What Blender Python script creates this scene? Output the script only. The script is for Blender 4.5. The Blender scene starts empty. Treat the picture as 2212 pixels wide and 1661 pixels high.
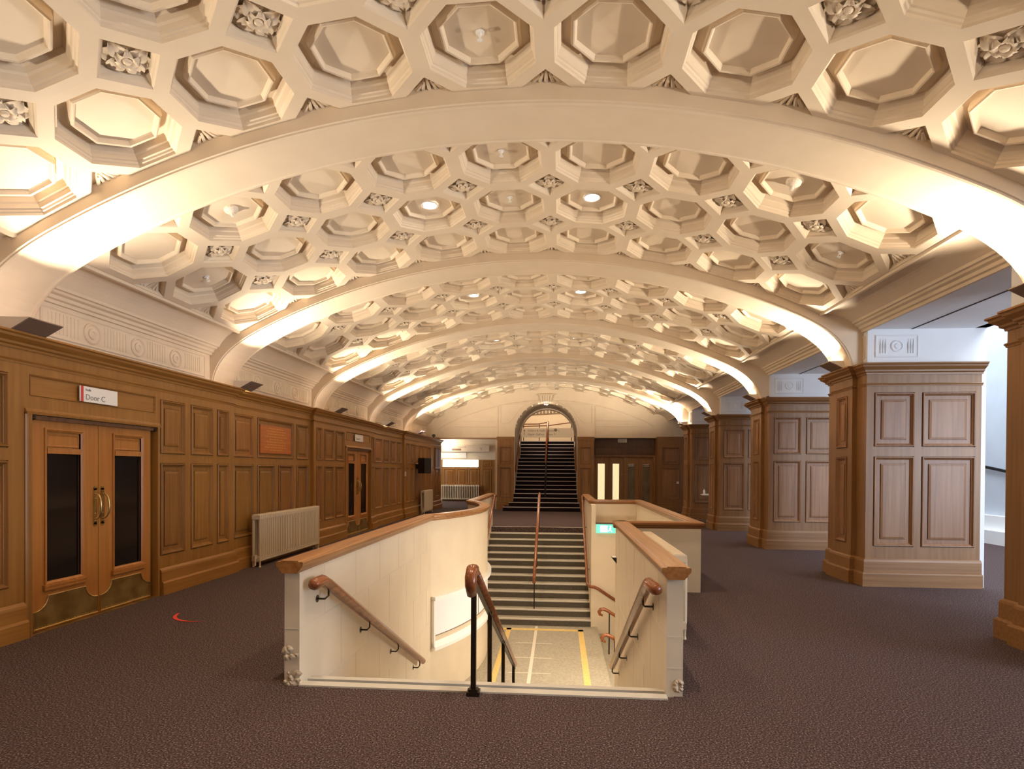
import bpy, math, random
from mathutils import Vector, Matrix
random.seed(7)
sc = bpy.context.scene
COL = sc.collection
PI = math.pi

# ------------------------------------------------------------------ camera
F_PX, W_PX, H_PX, HOR = 1244.1, 2212, 1661, 1025.8
YAW, ROLL, PITCH, EYE = .0821, -.0057, -.0088, 1.6
def cam_axes():
    s, c = math.sin(YAW), math.cos(YAW); sp, cp = math.sin(PITCH), math.cos(PITCH)
    xv = Vector((c, s, 0)); zv = Vector((-s, c, 0)); up = Vector((0, 0, 1))
    yv = cp*up - sp*zv
    R = math.cos(ROLL)*xv - math.sin(ROLL)*yv
    U = math.cos(ROLL)*yv + math.sin(ROLL)*xv
    return R, U, cp*zv + sp*up
R_, U_, F_ = cam_axes()
cd = bpy.data.cameras.new('camera'); cam = bpy.data.objects.new('camera', cd); COL.objects.link(cam)
cam.matrix_world = Matrix(((R_.x, U_.x, -F_.x, 0), (R_.y, U_.y, -F_.y, 0), (R_.z, U_.z, -F_.z, EYE), (0, 0, 0, 1)))
cd.sensor_fit = 'HORIZONTAL'; cd.sensor_width = 36.0
cd.lens = 36.0*F_PX/W_PX
cd.shift_y = (HOR - H_PX/2)/W_PX
cd.clip_start = .05; cd.clip_end = 200
sc.camera = cam
# ------------------------------------------------------------------ world, exposure
sc.view_settings.view_transform = 'Standard'; sc.view_settings.look = 'None'
sc.view_settings.gamma = 1; sc.view_settings.use_curve_mapping = False
sc.view_settings.exposure = 0.75
wd = bpy.data.worlds.new('world'); sc.world = wd; wd.use_nodes = True
wd.node_tree.nodes['Background'].inputs[0].default_value = (.72, .84, 1, 1)
wd.node_tree.nodes['Background'].inputs[1].default_value = .55

WARM = (1, .85, .66); WARM2 = (1, .82, .60)
def aim(o, d):
    o.rotation_euler = Vector(d).to_track_quat('-Z', 'Y').to_euler()
def area(name, loc, d, sx, sy, e, col, spread=PI):
    l = bpy.data.lights.new(name, 'AREA'); l.shape = 'RECTANGLE'; l.size = sx; l.size_y = sy
    l.energy = e; l.color = col; l.spread = spread
    o = bpy.data.objects.new(name, l); COL.objects.link(o); o.location = loc; aim(o, d); return o
def spot(name, loc, d, e, col, ang, blend=.6, r=.06):
    l = bpy.data.lights.new(name, 'SPOT'); l.energy = e; l.color = col; l.spot_size = ang; l.spot_blend = blend
    l.shadow_soft_size = r
    o = bpy.data.objects.new(name, l); COL.objects.link(o); o.location = loc; aim(o, d); return o
def disc(name, loc, d, size, e, col, spread=PI):
    o = area(name, loc, d, size, size, e, col, spread); o.data.shape = 'DISK'; return o
def point(name, loc, e, col, r=.1):
    l = bpy.data.lights.new(name, 'POINT'); l.energy = e; l.color = col; l.shadow_soft_size = r
    o = bpy.data.objects.new(name, l); COL.objects.link(o); o.location = loc; return o

# daylight falling through the roof light over the right aisle
area('skylight_daylight', (7.9, 9.0, 6.85), (0, 0, -1), 3.8, 20, 750, (.78, .88, 1))
area('added_window_light', (9.90, 2.6, 2.0), (-1, .25, -.05), 4.4, 2.6, 560, (.72, .83, 1))  # cool light of an added, unseen side window, aimed at the pier fronts

# ------------------------------------------------------------------ shared dimensions
XC = -.63                      # vault axis
TILT = .015
RIB0, BAY, RIBW = 4.885, 3.7035, .61     # rib number 1 near face, spacing, width
def ribY(k): return RIB0 + BAY*(k-1)
ENDY = 23.3
LOW = -1.85                    # level of the stair landing

# ------------------------------------------------------------------ helpers
def mat_new(name):
    m = bpy.data.materials.new(name); m.use_nodes = True
    nt = m.node_tree; b = nt.nodes['Principled BSDF']
    return m, nt, b
def plain(name, col, rough=.6, metal=0., spec=.5, emit=0., ecol=None):
    m, nt, b = mat_new(name)
    b.inputs['Base Color'].default_value = (*col, 1); b.inputs['Roughness'].default_value = rough
    b.inputs['Metallic'].default_value = metal; b.inputs['Specular IOR Level'].default_value = spec
    if emit:
        b.inputs['Emission Color'].default_value = (*(ecol or col), 1); b.inputs['Emission Strength'].default_value = emit
    return m
def noisy(name, c1, c2, scale=(8, 8, 8), detail=3, rough=.6, lo=.3, hi=.7, bump=0., vary=0., spec=.5, metal=0., nscale=1., c3=None):
    m, nt, b = mat_new(name); N = nt.nodes.new; L = nt.links.new
    tc = N('ShaderNodeTexCoord'); mp = N('ShaderNodeMapping'); mp.inputs['Scale'].default_value = scale
    nz = N('ShaderNodeTexNoise'); nz.inputs['Scale'].default_value = nscale; nz.inputs['Detail'].default_value = detail
    rp = N('ShaderNodeValToRGB'); rp.color_ramp.elements[0].position = lo; rp.color_ramp.elements[1].position = hi
    rp.color_ramp.elements[0].color = (*c1, 1); rp.color_ramp.elements[1].color = (*c2, 1)
    if c3:
        e = rp.color_ramp.elements.new(hi+.12); e.color = (*c3, 1)
    L(tc.outputs['Object'], mp.inputs['Vector']); L(mp.outputs[0], nz.inputs['Vector']); L(nz.outputs['Fac'], rp.inputs['Fac'])
    out = rp.outputs['Color']
    if vary:
        oi = N('ShaderNodeObjectInfo'); mr = N('ShaderNodeMapRange')
        mr.inputs['To Min'].default_value = 1-vary; mr.inputs['To Max'].default_value = 1+vary
        L(oi.outputs['Random'], mr.inputs['Value'])
        hs = N('ShaderNodeHueSaturation'); L(mr.outputs[0], hs.inputs['Value'])
        mr2 = N('ShaderNodeMapRange'); mr2.inputs['To Min'].default_value = .5-.012*vary/.2; mr2.inputs['To Max'].default_value = .5+.002*vary/.2
        m3 = N('ShaderNodeMath'); m3.operation = 'FRACT'; m2 = N('ShaderNodeMath'); m2.operation = 'MULTIPLY'; m2.inputs[1].default_value = 7.31
        L(oi.outputs['Random'], m2.inputs[0]); L(m2.outputs[0], m3.inputs[0]); L(m3.outputs[0], mr2.inputs['Value']); L(mr2.outputs[0], hs.inputs['Hue'])
        L(out, hs.inputs['Color']); out = hs.outputs['Color']
    L(out, b.inputs['Base Color'])
    b.inputs['Roughness'].default_value = rough; b.inputs['Specular IOR Level'].default_value = spec; b.inputs['Metallic'].default_value = metal
    if bump:
        bp = N('ShaderNodeBump'); bp.inputs['Strength'].default_value = bump; bp.inputs['Distance'].default_value = .01
        L(nz.outputs['Fac'], bp.inputs['Height']); L(bp.outputs[0], b.inputs['Normal'])
    return m
def oak(name, d, l, axis, vary=.0, rough=.42):
    s = {'x': (1.2, 30, 30), 'y': (30, 1.2, 30), 'z': (26, 26, 1.1)}[axis]
    return noisy(name, d, l, s, 5, rough, .33, .68, .06, vary)
M = {}
M['plaster'] = noisy('cream_plaster', (.735, .610, .455), (.775, .650, .495), (3, 3, 3), 3, .75)
M['oak'] = oak('oak_upright', (.255, .109, .020), (.33, .148, .029), 'z')
M['oak_panel'] = oak('oak_panel', (.215, .090, .014), (.30, .135, .025), 'z', .15)
M['oak_y'] = oak('oak_lengthwise', (.255, .107, .020), (.33, .147, .029), 'y')
M['oak_x'] = oak('oak_crosswise', (.22, .095, .028), (.34, .165, .06), 'x')
M['oak_door'] = oak('oak_door', (.36, .134, .025), (.44, .178, .038), 'z')
M['pier'] = oak('walnut_upright', (.215, .098, .028), (.285, .140, .048), 'z')
M['pier_panel'] = oak('walnut_panel', (.225, .105, .036), (.32, .165, .068), 'z', .12)
M['pier_x'] = oak('walnut_crosswise', (.22, .098, .028), (.29, .140, .046), 'x')
M['dark_oak'] = oak('dark_oak', (.06, .022, .008), (.13, .052, .018), 'z', .15)
M['cap_y'] = oak('cap_oak', (.24, .092, .023), (.37, .165, .050), 'y', 0, .3)
M['cap_x'] = oak('cap_oak_cross', (.24, .092, .023), (.37, .165, .050), 'x', 0, .3)
M['rail'] = oak('polished_handrail', (.17, .048, .014), (.29, .09, .028), 'y', 0, .22)
M['plaque'] = oak('plaque_board', (.40, .10, .016), (.50, .14, .022), 'y', 0, .35)
M['gilt'] = plain('gilt_lettering', (.62, .30, .05), .5)
M['carpet'] = noisy('speckled_carpet', (.022, .012, .012), (.105, .068, .062), (95, 95, 95), 4, .95, .36, .58, .12, spec=.1, c3=(.30, .23, .22))
M['stone'] = noisy('grey_terrazzo', (.30, .255, .185), (.40, .35, .265), (30, 30, 30), 6, .55, .35, .65)
M['riser'] = noisy('dark_riser', (.055, .043, .028), (.105, .085, .058), (60, 60, 60), 4, .7, .35, .65)
M['nosing'] = plain('pale_nosing', (.56, .51, .43), .6)
M['paint'] = noisy('cream_wall_paint', (.67, .56, .41), (.72, .61, .455), (2.5, 2.5, 2.5), 3, .5)
M['white'] = noisy('white_wall_paint', (.80, .81, .83), (.84, .85, .87), (2, 2, 2), 2, .6)
M['aisle'] = noisy('aisle_wall_paint', (.50, .53, .57), (.54, .57, .61), (2, 2, 2), 2, .6)
M['bright'] = plain('white_gloss', (.86, .85, .83), .35)
M['step_black'] = noisy('black_stair_carpet', (.006, .003, .004), (.018, .010, .012), (120, 120, 120), 2, .95, spec=.1)
M['silver'] = plain('pale_grey_nosing', (.62, .56, .54), .5)
M['metal'] = plain('dark_bronze_metal', (.035, .024, .016), .35, .7)
M['brass'] = noisy('brass', (.46, .32, .12), (.62, .45, .19), (9, 9, 9), 3, .30, .35, .65, 0, 0, .5, 1.)
M['brass_dull'] = noisy('worn_brass_plate', (.36, .24, .08), (.58, .41, .16), (5, 5, 5), 3, .36, .35, .65, 0, 0, .5, .9)
M['glass'] = plain('dark_glass', (.008, .006, .005), .12)
M['radiator'] = plain('magnolia_enamel', (.60, .475, .32), .4)
M['sign'] = plain('sign_board', (.82, .78, .72), .5)
M['sign_beige'] = plain('beige_banner', (.62, .50, .375), .6)
M['ink'] = plain('sign_ink', (.22, .20, .19), .6)
M['ink_brown'] = plain('banner_ink', (.17, .10, .055), .6)
M['red'] = plain('red_stripe', (.62, .06, .05), .5)
M['red_tape'] = plain('red_floor_tape', (.75, .05, .03), .5)
M['yellow'] = noisy('yellow_floor_tape', (.62, .42, .13), (.74, .52, .18), (20, 20, 20), 3, .6)
M['joint'] = plain('pale_joint', (.66, .58, .46), .6)
M['bracket'] = plain('lamp_housing_brown', (.20, .135, .10), .5)
M['lamp_white'] = plain('lamp_housing_cream', (.78, .70, .60), .5)
M['lit'] = plain('lit_lamp', (1, .97, .9), .4, emit=14, ecol=(1, .93, .80))
M['tube'] = plain('lit_panel', (1, .97, .9), .4, emit=4.5, ecol=(1, .95, .86))
M['exit'] = plain('exit_green_glow', (.05, .5, .32), .4, emit=.55, ecol=(.16, .95, .62))
M['exit_white'] = plain('exit_white_glow', (.9, 1, .95), .4, emit=1.2, ecol=(.80, 1, .92))
M['black'] = plain('black_plastic', (.012, .010, .009), .45)
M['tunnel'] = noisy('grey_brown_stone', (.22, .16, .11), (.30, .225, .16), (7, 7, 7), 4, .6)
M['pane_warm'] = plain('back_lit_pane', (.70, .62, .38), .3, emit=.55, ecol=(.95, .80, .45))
M['pane_dim'] = noisy('frosted_pane', (.13, .11, .075), (.19, .16, .11), (3, 3, 3), 2, .25)
M['ledge'] = plain('dark_slit', (.03, .03, .035), .8)
M['chip'] = noisy('broken_plaster', (.42, .31, .2), (.72, .6, .44), (40, 40, 40), 4, .9, .35, .6, .8)
M['pinboard'] = plain('pinboard', (.30, .27, .36), .6)

class MB:
    def __init__(s): s.v = []; s.f = []
    def add(s, pts, faces):
        o = len(s.v); s.v += [tuple(p) for p in pts]; s.f += [tuple(i+o for i in f) for f in faces]; return s
    def poly(s, pts): return s.add(pts, [range(len(pts))])
    def box(s, x0, x1, y0, y1, z0, z1):
        p = [(x, y, z) for z in (z0, z1) for y in (y0, y1) for x in (x0, x1)]
        return s.add(p, [(0, 2, 3, 1), (4, 5, 7, 6), (0, 1, 5, 4), (2, 6, 7, 3), (0, 4, 6, 2), (1, 3, 7, 5)])
    def rings(s, rings, closed=True, cap0=False, cap1=False):
        n = len(rings[0]); pts = [p for r in rings for p in r]; fs = []
        for i in range(len(rings)-1):
            for j in range(n if closed else n-1):
                a, b = i*n+j, i*n+(j+1) % n
                fs.append((a, b, b+n, a+n))
        if cap0: fs.append(tuple(range(n-1, -1, -1)))
        if cap1: fs.append(tuple(range((len(rings)-1)*n, len(rings)*n)))
        return s.add(pts, fs)
    def prism(s, pts, vec):
        v = Vector(vec); q = [tuple(Vector(p)+v) for p in pts]
        return s.rings([pts, q], True, True, True)
    def tube(s, path, r, n=8, caps=True, flat=1.0):
        P = [Vector(p) for p in path]; rings = []
        rr = r if isinstance(r, (list, tuple)) else [r]*len(P)
        ref = None
        for i, p in enumerate(P):
            t = (P[min(i+1, len(P)-1)] - P[max(i-1, 0)]).normalized()
            up = Vector((0, 0, 1)) if abs(t.z) < .95 else Vector((1, 0, 0))
            if ref is not None and (ref - t*ref.dot(t)).length > .2: up = ref
            a = t.cross(up).normalized(); b = a.cross(t).normalized(); ref = b
            rings.append([tuple(p + rr[i]*(math.cos(2*PI*k/n)*a + flat*math.sin(2*PI*k/n)*b)) for k in range(n)])
        return s.rings(rings, True, caps, caps)
    def sweep(s, prof, path, closed_prof=True, caps=True):
        """prof: list of (right, up) ; path: horizontal polyline; mitred"""
        P = [Vector(p) for p in path]; rings = []
        for i, p in enumerate(P):
            d0 = (P[i]-P[i-1]) if i else (P[1]-P[0]); d1 = (P[i+1]-P[i]) if i < len(P)-1 else d0
            d0 = Vector((d0.x, d0.y, 0)).normalized(); d1 = Vector((d1.x, d1.y, 0)).normalized()
            t = (d0+d1).normalized(); k = 1/max(.35, t.dot(d1))
            r = Vector((t.y, -t.x, 0))*k
            rings.append([tuple(p + r*a + Vector((0, 0, b))) for a, b in prof])
        return s.rings(rings, closed_prof, caps, caps)
    def lathe(s, prof, c, n=16, axis='z', caps=True):
        rings = []
        for r, h in prof:
            ring = []
            for k in range(n):
                a = 2*PI*k/n; u, w = r*math.cos(a), r*math.sin(a)
                q = {'z': (u, w, h), 'x': (h, u, w), 'y': (w, h, u)}[axis]
                ring.append((c[0]+q[0], c[1]+q[1], c[2]+q[2]))
            rings.append(ring)
        return s.rings(rings, True, caps, caps)
    def build(s, name, mat, parent=None, smooth=False):
        me = bpy.data.meshes.new(name); me.from_pydata(s.v, [], s.f); me.update()
        me.materials.append(M[mat] if isinstance(mat, str) else mat)
        if smooth:
            me.polygons.foreach_set('use_smooth', [True]*len(me.polygons))
        o = bpy.data.objects.new(name, me); COL.objects.link(o)
        if parent: adopt(o, parent)
        return o
def adopt(o, p):
    o.parent = p; o.matrix_parent_inverse = Matrix.Translation(p.location).inverted() if p.rotation_euler.z == 0 else p.matrix_basis.inverted()
def tag(o, label, cat, group=None):
    o['label'] = label; o['category'] = cat
    if group: o['group'] = group
    return o
def thing(name, loc, label, cat, group=None):
    o = bpy.data.objects.new(name, None); COL.objects.link(o); o.location = loc; o.empty_display_size = .1
    return tag(o, label, cat, group)
def struct(o, label=None, cat=None):
    o['kind'] = 'structure'
    if label: o['label'] = label
    if cat: o['category'] = cat
    return o
def copy_tree(o, parent=None):
    c = o.copy(); COL.objects.link(c)
    if parent: c.parent = parent; c.matrix_parent_inverse = o.matrix_parent_inverse.copy()
    for ch in list(o.children): copy_tree(ch, c)
    return c
def label_mesh(name, body, size, loc, xdir, ydir, mat, parent, align='LEFT', depth=.002):
    cu = bpy.data.curves.new(name, 'FONT'); cu.body = body; cu.size = size; cu.extrude = depth; cu.align_x = align
    cu.resolution_u = 3
    t = bpy.data.objects.new(name+'_tmp', cu); COL.objects.link(t)
    bpy.context.view_layer.update()
    me = bpy.data.meshes.new_from_object(t.evaluated_get(bpy.context.evaluated_depsgraph_get()))
    COL.objects.unlink(t); bpy.data.objects.remove(t); bpy.data.curves.remove(cu)
    x = Vector(xdir).normalized(); y = Vector(ydir).normalized(); z = x.cross(y)
    mt = Matrix(((x.x, y.x, z.x, loc[0]), (x.y, y.y, z.y, loc[1]), (x.z, y.z, z.z, loc[2]), (0, 0, 0, 1)))
    me.transform(mt); me.materials.clear(); me.materials.append(M[mat]); me.name = name
    o = bpy.data.objects.new(name, me); COL.objects.link(o); adopt(o, parent); return o
def panel_rings(mb, org, u, v, n, w, h, mould=.05, field=.07, out=.018, raised=True, deep=.022):
    """bolection frame round a sunk panel with raised field: rectangle w x h at org, in plane u,v, facing n"""
    u, v, n, org = Vector(u), Vector(v), Vector(n), Vector(org)
    def ring(i, d): return [tuple(org+u*a+v*b+n*d) for a, b in ((i, i), (w-i, i), (w-i, h-i), (i, h-i))]
    m = min(mould, w*.16)
    g = min(.008, m*.2)
    seq = [(-.001, .0), (0, -deep*.9), (g, -deep*.9), (g, out*.6), (g+m*.14, out), (m*.46, out*.95), (m*.56, out*.45), (m*.74, -deep*.25), (m*.86, -deep*.35), (m, -deep)]
    if deep < 0: seq = [(-.002, -.002), (-.002, out*.6), (m*.16, out), (m*.40, out*.95), (m*.52, out*.45), (m*.86, out*.3), (m, -deep)]
    if raised and w > m*2+field*2.2:
        f = m+field*.8
        if deep > 0: seq += [(f-.006, -deep), (f-.005, -deep-.009), (f+.001, -deep-.009)]
        seq += [(f+.002, -deep+.010), (f+.03, -deep+.015)]
    mb.rings([ring(i, d) for i, d in seq], True, False, True)
    return mb

def stile_grid(mb, org, u, v, n, w, h, holes, t=.03):
    """front layer of thickness t over a w x h face, with rectangular holes (a0,a1,b0,b1)"""
    u, v, n, org = Vector(u), Vector(v), Vector(n), Vector(org)
    def bx(a0, a1, b0, b1):
        if a1-a0 < 1e-4 or b1-b0 < 1e-4: return
        p = [org+u*a+v*b for a, b in ((a0, b0), (a1, b0), (a1, b1), (a0, b1))]
        mb.prism([tuple(q-n*t) for q in p], n*t)
    cols = {}
    for a0, a1, b0, b1 in holes: cols.setdefault((a0, a1), []).append((b0, b1))
    x = 0
    for (a0, a1) in sorted(cols):
        bx(x, a0, 0, h); y = 0
        for b0, b1 in sorted(cols[(a0, a1)]): bx(a0, a1, y, b0); y = b1
        bx(a0, a1, y, h); x = a1
    bx(x, w, 0, h)
    return mb

# ================================================================== CEILING
RV, ZV = 9.44, 4.83 - 9.44
SX, SY = .994, 1.03
BAY_IN = 5.54 - RIB0
def vmap(s, y, h=0.):
    a = s/RV; x = (RV+h)*math.sin(a)
    return (XC + x, y, ZV + (RV+h)*math.cos(a) + TILT*x)
HALF = 4.5*SX
A_OCT, D_SQ = .425, .2525
OCT_PROF = [(.425, 0), (.424, .022), (.413, .030), (.409, .046), (.398, .052), (.394, .092), (.383, .106), (.378, .150), (.370, .168),
            (.310, .168), (.309, .118), (.301, .098), (.289, .090), (.277, .094), (.268, .120), (.262, .130)]
def oct_ring(cx, cy, a, h):
    b = a*math.tan(PI/8)
    return [vmap(cx+p*SX, cy+q*SY, h) for p, q in ((a, -b), (a, b), (b, a), (-b, a), (-a, b), (-a, -b), (-b, -a), (b, -a))]
ROSE = None
def rosette_mesh():
    mb = MB(); n_r, n_t = 7, 6
    for layer, (R, cnt, off, lift, wd) in enumerate(((.145, 4, PI/4, .016, .50), (.135, 4, 0, .034, .42), (.075, 6, .2, .050, .40))):
        for k in range(cnt):
            a0 = off + 2*PI*k/cnt; rings = []
            for i in range(n_r):
                t = i/(n_r-1); r = .018 + (R-.018)*t
                w = R*wd*math.sin(PI*(.12+.80*t))**.8
                row = []
                for j in range(n_t+1):
                    q = j/n_t*2-1
                    z = -lift*(math.sin(PI*(.15+.70*t))) - .016*(abs(q)**2)*t - .006*math.cos(q*3*PI)*t - .004
                    if i == n_r-1: z += .006
                    rr = r + (.012*(1-q*q) if i == n_r-1 else 0)
                    row.append((rr*math.cos(a0)-q*w*math.sin(a0), rr*math.sin(a0)+q*w*math.cos(a0), z))
                rings.append(row)
            mb.rings(rings, False)
    mb.lathe([(.001, -.058), (.014, -.062), (.026, -.052), (.030, -.036), (.026, -.012)], (0, 0, 0), 10)
    me = bpy.data.meshes.new('rosette')
    me.from_pydata(mb.v, [], mb.f); me.materials.append(M['plaster']); me.polygons.foreach_set('use_smooth', [True]*len(me.polygons))
    return me
ROSE = rosette_mesh()
def make_bay(k):
    """vault between rib k and rib k+1"""
    y0 = ribY(k) + BAY_IN
    y1 = y0 + 3*SY
    if k == 5: pass
    mb = MB()
    mt = MB()   # flutes in the edge triangles
    for i in range(9):
        for j in range(3):
            cx = -HALF + (i+.5)*SX; cy = y0 + (j+.5)*SY
            c = .5; d = D_SQ
            outer = [vmap(cx+p*SX, cy+q*SY) for p, q in ((c, -c+d), (c, c-d), (c-d, c), (-c+d, c), (-c, c-d), (-c, -c+d), (-c+d, -c), (c-d, -c))]
            rings = [outer] + [oct_ring(cx, cy, a, h) for a, h in OCT_PROF]
            mb.rings(rings, True, False, True)
    # square coffers at inner corners, half squares at the edges
    SQ = [(1, 0), (.93, .012), (.91, .03), (.80, .06), (.78, .085)]
    for i in range(10):
        for j in range(4):
            u = -HALF + i*SX; v = y0 + j*SY
            inner = 0 < i < 9 and 0 < j < 3
            full = [(1, 0), (0, 1), (-1, 0), (0, -1)]
            if inner:
                rs = [[vmap(u+p*D_SQ*SX*f, v+q*D_SQ*SY*f, h) for p, q in full] for f, h in SQ]
                mb.rings(rs, True, False, True)
            else:
                keep = [(p, q) for p, q in full if not ((i == 0 and p < 0) or (i == 9 and p > 0) or (j == 0 and q < 0) or (j == 3 and q > 0))]
                if len(keep) == 2:
                    mb.poly([vmap(u, v)]+[vmap(u+p*D_SQ*SX, v+q*D_SQ*SY) for p, q in keep]); continue
                # triangle recess
                if j in (0, 3):
                    sgn = 1 if j == 0 else -1
                    tri = [(-1, 0), (1, 0), (0, sgn)]
                else:
                    sgn = 1 if i == 0 else -1
                    tri = [(0, -1), (0, 1), (sgn, 0)]
                cxm = sum(p for p, q in tri)/3; cym = sum(q for p, q in tri)/3
                rs = [[vmap(u+(cxm+(p-cxm)*f)*D_SQ*SX, v+(cym+(q-cym)*f)*D_SQ*SY, h) for p, q in tri] for f, h in ((1, 0), (.92, .012), (.80, .075))]
                mb.rings(rs, True, False, True)
                for q in range(-2, 3):
                    a, b = (q*.26, .06*sgn), (q*.10, .62*sgn*(1-abs(q)*.17))
                    if j not in (0, 3): a, b = (a[1], a[0]), (b[1], b[0])
                    p0 = vmap(u+a[0]*D_SQ*SX, v+a[1]*D_SQ*SY, .05); p1 = vmap(u+b[0]*D_SQ*SX, v+b[1]*D_SQ*SY, .06)
                    mt.tube([p0, p1], [.022, .012], 5)
    o = mb.build('ceiling', 'plaster'); struct(o)
    mt.build('fluted_leaf', 'plaster', o)
    for i in range(1, 9):
        for j in (1, 2):
            u = -HALF + i*SX; v = y0 + j*SY
            r = bpy.data.objects.new('rosette', ROSE); COL.objects.link(r); r.parent = o
            a = u/RV
            r.matrix_local = Matrix.Translation(vmap(u, v, .082)) @ Matrix.Rotation(a - TILT, 4, 'Y') @ Matrix.Scale(1.12, 4)
    # margins of the vault, roll moulding, cove and moulded cornice at both sides
    ya, yb = ribY(k)+RIBW-.06, (ribY(k+1)+.06 if k < 5 else ENDY+.05)
    ed = MB()
    for yy0, yy1 in ((ya, y0), (y1, yb)):
        if yy1 - yy0 < .005: continue
        ed.rings([[vmap(-HALF+2*HALF*t/24, yy) for t in range(25)] for yy in (yy0, yy1)], False)
    ed.build('ceiling_margin', 'plaster', o)
    cv = MB()
    for sg in (-1, 1):
        e = vmap(sg*HALF, 0); ex, ez = e[0], e[2]
        wx = -5.45 if sg < 0 else 4.30
        zb = 3.36 if sg < 0 else 3.575
        dx = wx - ex; dz = ez - zb
        pr = [(0, 0), (.012, .0), (.02, .03), (.045, .036), (.06, .012), (.065, -.012), (.09, .004)]
        prof = [(ex + sg*a, ez - b) for a, b in pr]
        x0, z0 = prof[-1]; xe, ze = wx - sg*.17, zb + .155
        for t in range(1, 9):
            q = t/8; prof.append((x0+(xe-x0)*q, z0+(ze-z0)*(q*.55+.45*q*q)-.02*math.sin(PI*q)*-1))
        prof += [(xe+sg*.01, ze-.03), (xe+sg*.04, ze-.035), (xe+sg*.05, ze-.06), (xe+sg*.09, ze-.075), (xe+sg*.10, ze-.11), (xe+sg*.13, ze-.12), (xe+sg*.135, ze-.155), (wx, zb)]
        if sg > 0: prof += [(wx, zb+.0)]
        cv.rings([[(x, y, z) for x, z in prof] for y in (ya, yb)], False)
    cv.build('cove_moulding', 'plaster', o)
    return o
for k in range(-1, 6): make_bay(k)

# ------------------------------------------------------------------ arch ribs
def rib_path():
    zc = 4.70 - 9.30; pts = []
    b = []
    P0, P1, P2, P3 = (4.0, 3.796), (4.42, 3.596), (4.76, 3.35), (4.77, 2.95)
    for i in range(0, 13):
        t = i/12; u = 1-t
        b.append(tuple(u**3*P0[q]+3*u*u*t*P1[q]+3*u*t*t*P2[q]+t**3*P3[q] for q in (0, 1)))
    left = [(-4.77, 2.70)] + [(-x, z) for x, z in reversed(b)]
    mid = []
    for i in range(1, 48):
        x = -4.0 + 8*i/48
        mid.append((x, zc + math.sqrt(9.3**2 - x*x)))
    right = [(-x, z) for x, z in reversed(left) if z > 3.06]
    return left + mid + right + [(4.77, 3.035)]
RP = rib_path()
def make_rib(k):
    y0 = ribY(k); y1 = y0+RIBW; n = len(RP); rings = []
    for i, (x, z) in enumerate(RP):
        a = RP[max(0, i-1)]; b = RP[min(n-1, i+1)]
        tx, tz = b[0]-a[0], b[1]-a[1]; L = math.hypot(tx, tz); nx, nz = -tz/L, tx/L
        ho = .20 + max(0, abs(x)-4.0)*.55
        sec = [(y0, ho), (y0, .028), (y0+.012, .022), (y0+.014, .008), (y0+.03, 0), (y0+.05, 0), (y0+.056, .010), (y0+.075, .012),
               (y1-.075, .012), (y1-.056, .010), (y1-.05, 0), (y1-.03, 0), (y1-.014, .008), (y1-.012, .022), (y1, .028), (y1, ho)]
        rings.append([(XC+x+nx*h, yy, z+nz*h+TILT*x) for yy, h in sec])
    mb = MB().rings(rings, True, True, True)
    o = mb.build('trim_%d' % (k+1), 'plaster'); struct(o, 'plaster arch rib', 'arch rib'); return o
for k in range(0, 6): make_rib(k)

# ================================================================== LEFT WALL
XA, XB = -4.99, -5.06
SECT = [(-2.2, 1.5, XA), (1.5, 4.0, XB), (4.0, 8.48, XA), (8.48, 11.36, XB), (11.36, 15.28, XA), (15.28, 18.25, XB), (18.25, 24.0, XA)]
DOORS = [(5.05, 6.76), (13.16, 14.87)]
TOP = 2.83
DH = 2.10
UP, LO = (1.775, 2.46), (.495, 1.662)
def two(l): return [(a, b, *LO) for a, b in l]+[(a, b, *UP) for a, b in l]
HOLES = [two([(-1.6, -1.0), (-.9, -.3), (-.2, .5), (.6, 1.3)]), two([(1.6, 2.2), (2.3, 2.95), (3.05, 3.9)]),
         two([(4.12, 4.84), (6.835, 7.315), (7.435, 7.94), (8.04, 8.34)]),
         [(a, b, *LO) for a, b in ((8.57, 9.17), (9.29, 9.88), (10.02, 10.60), (10.74, 11.26))]+[(8.57, 9.17, *UP), (10.74, 11.26, *UP), (9.29, 10.60, *UP)],
         two([(11.5, 11.78), (11.9, 12.43), (12.52, 13.03), (14.96, 15.17)]),
         two([(15.48, 16.12), (16.27, 16.82), (16.97, 17.52), (17.67, 18.15)]),
         two([(18.45, 18.9), (19.02, 19.5), (19.62, 20.15), (20.28, 20.8), (20.93, 21.45), (21.58, 22.05)])+[(22.9, 23.7, *LO)]]
HEAD = (2.275, 2.48)
wl = MB(); REC = .035
for (y0, y1, x), holes in zip(SECT, HOLES):
    cuts = [d for d in DOORS if y0 < d[0] < y1]
    ys = y0
    for d0, d1 in cuts:
        wl.box(-5.45, x-REC, ys, d0, 0, TOP-.02); wl.box(-5.45, x-REC, d0, d1, DH, TOP-.02); wl.box(-5.45, x-.12, d0, d1, 0, DH); ys = d1
    wl.box(-5.45, x-REC, ys, y1, 0, TOP-.02)
    # the wide panel over the radiator shares its columns with two lower ones, so upper and lower halves get a grid each
    for z0, z1, part in ((0, 1.72, LO), (1.72, TOP-.02, UP)):
        hs = [(a-y0, b-y0, c-z0, d-z0) for a, b, c, d in holes if c == part[0]]
        for d0, d1 in cuts:
            if part is LO: hs.append((d0-y0, d1-y0, 0, z1))
            else: hs.append((d0-y0, d1-y0, 0, DH-z0)); hs.append((d0-y0, d1-y0, HEAD[0]-z0, HEAD[1]-z0))
        stile_grid(wl, (x, y0, z0), (0, 1, 0), (0, 0, 1), (1, 0, 0), y1-y0, z1-z0, hs, REC)
wall_left = struct(wl.build('wall_left', 'oak'))
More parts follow.
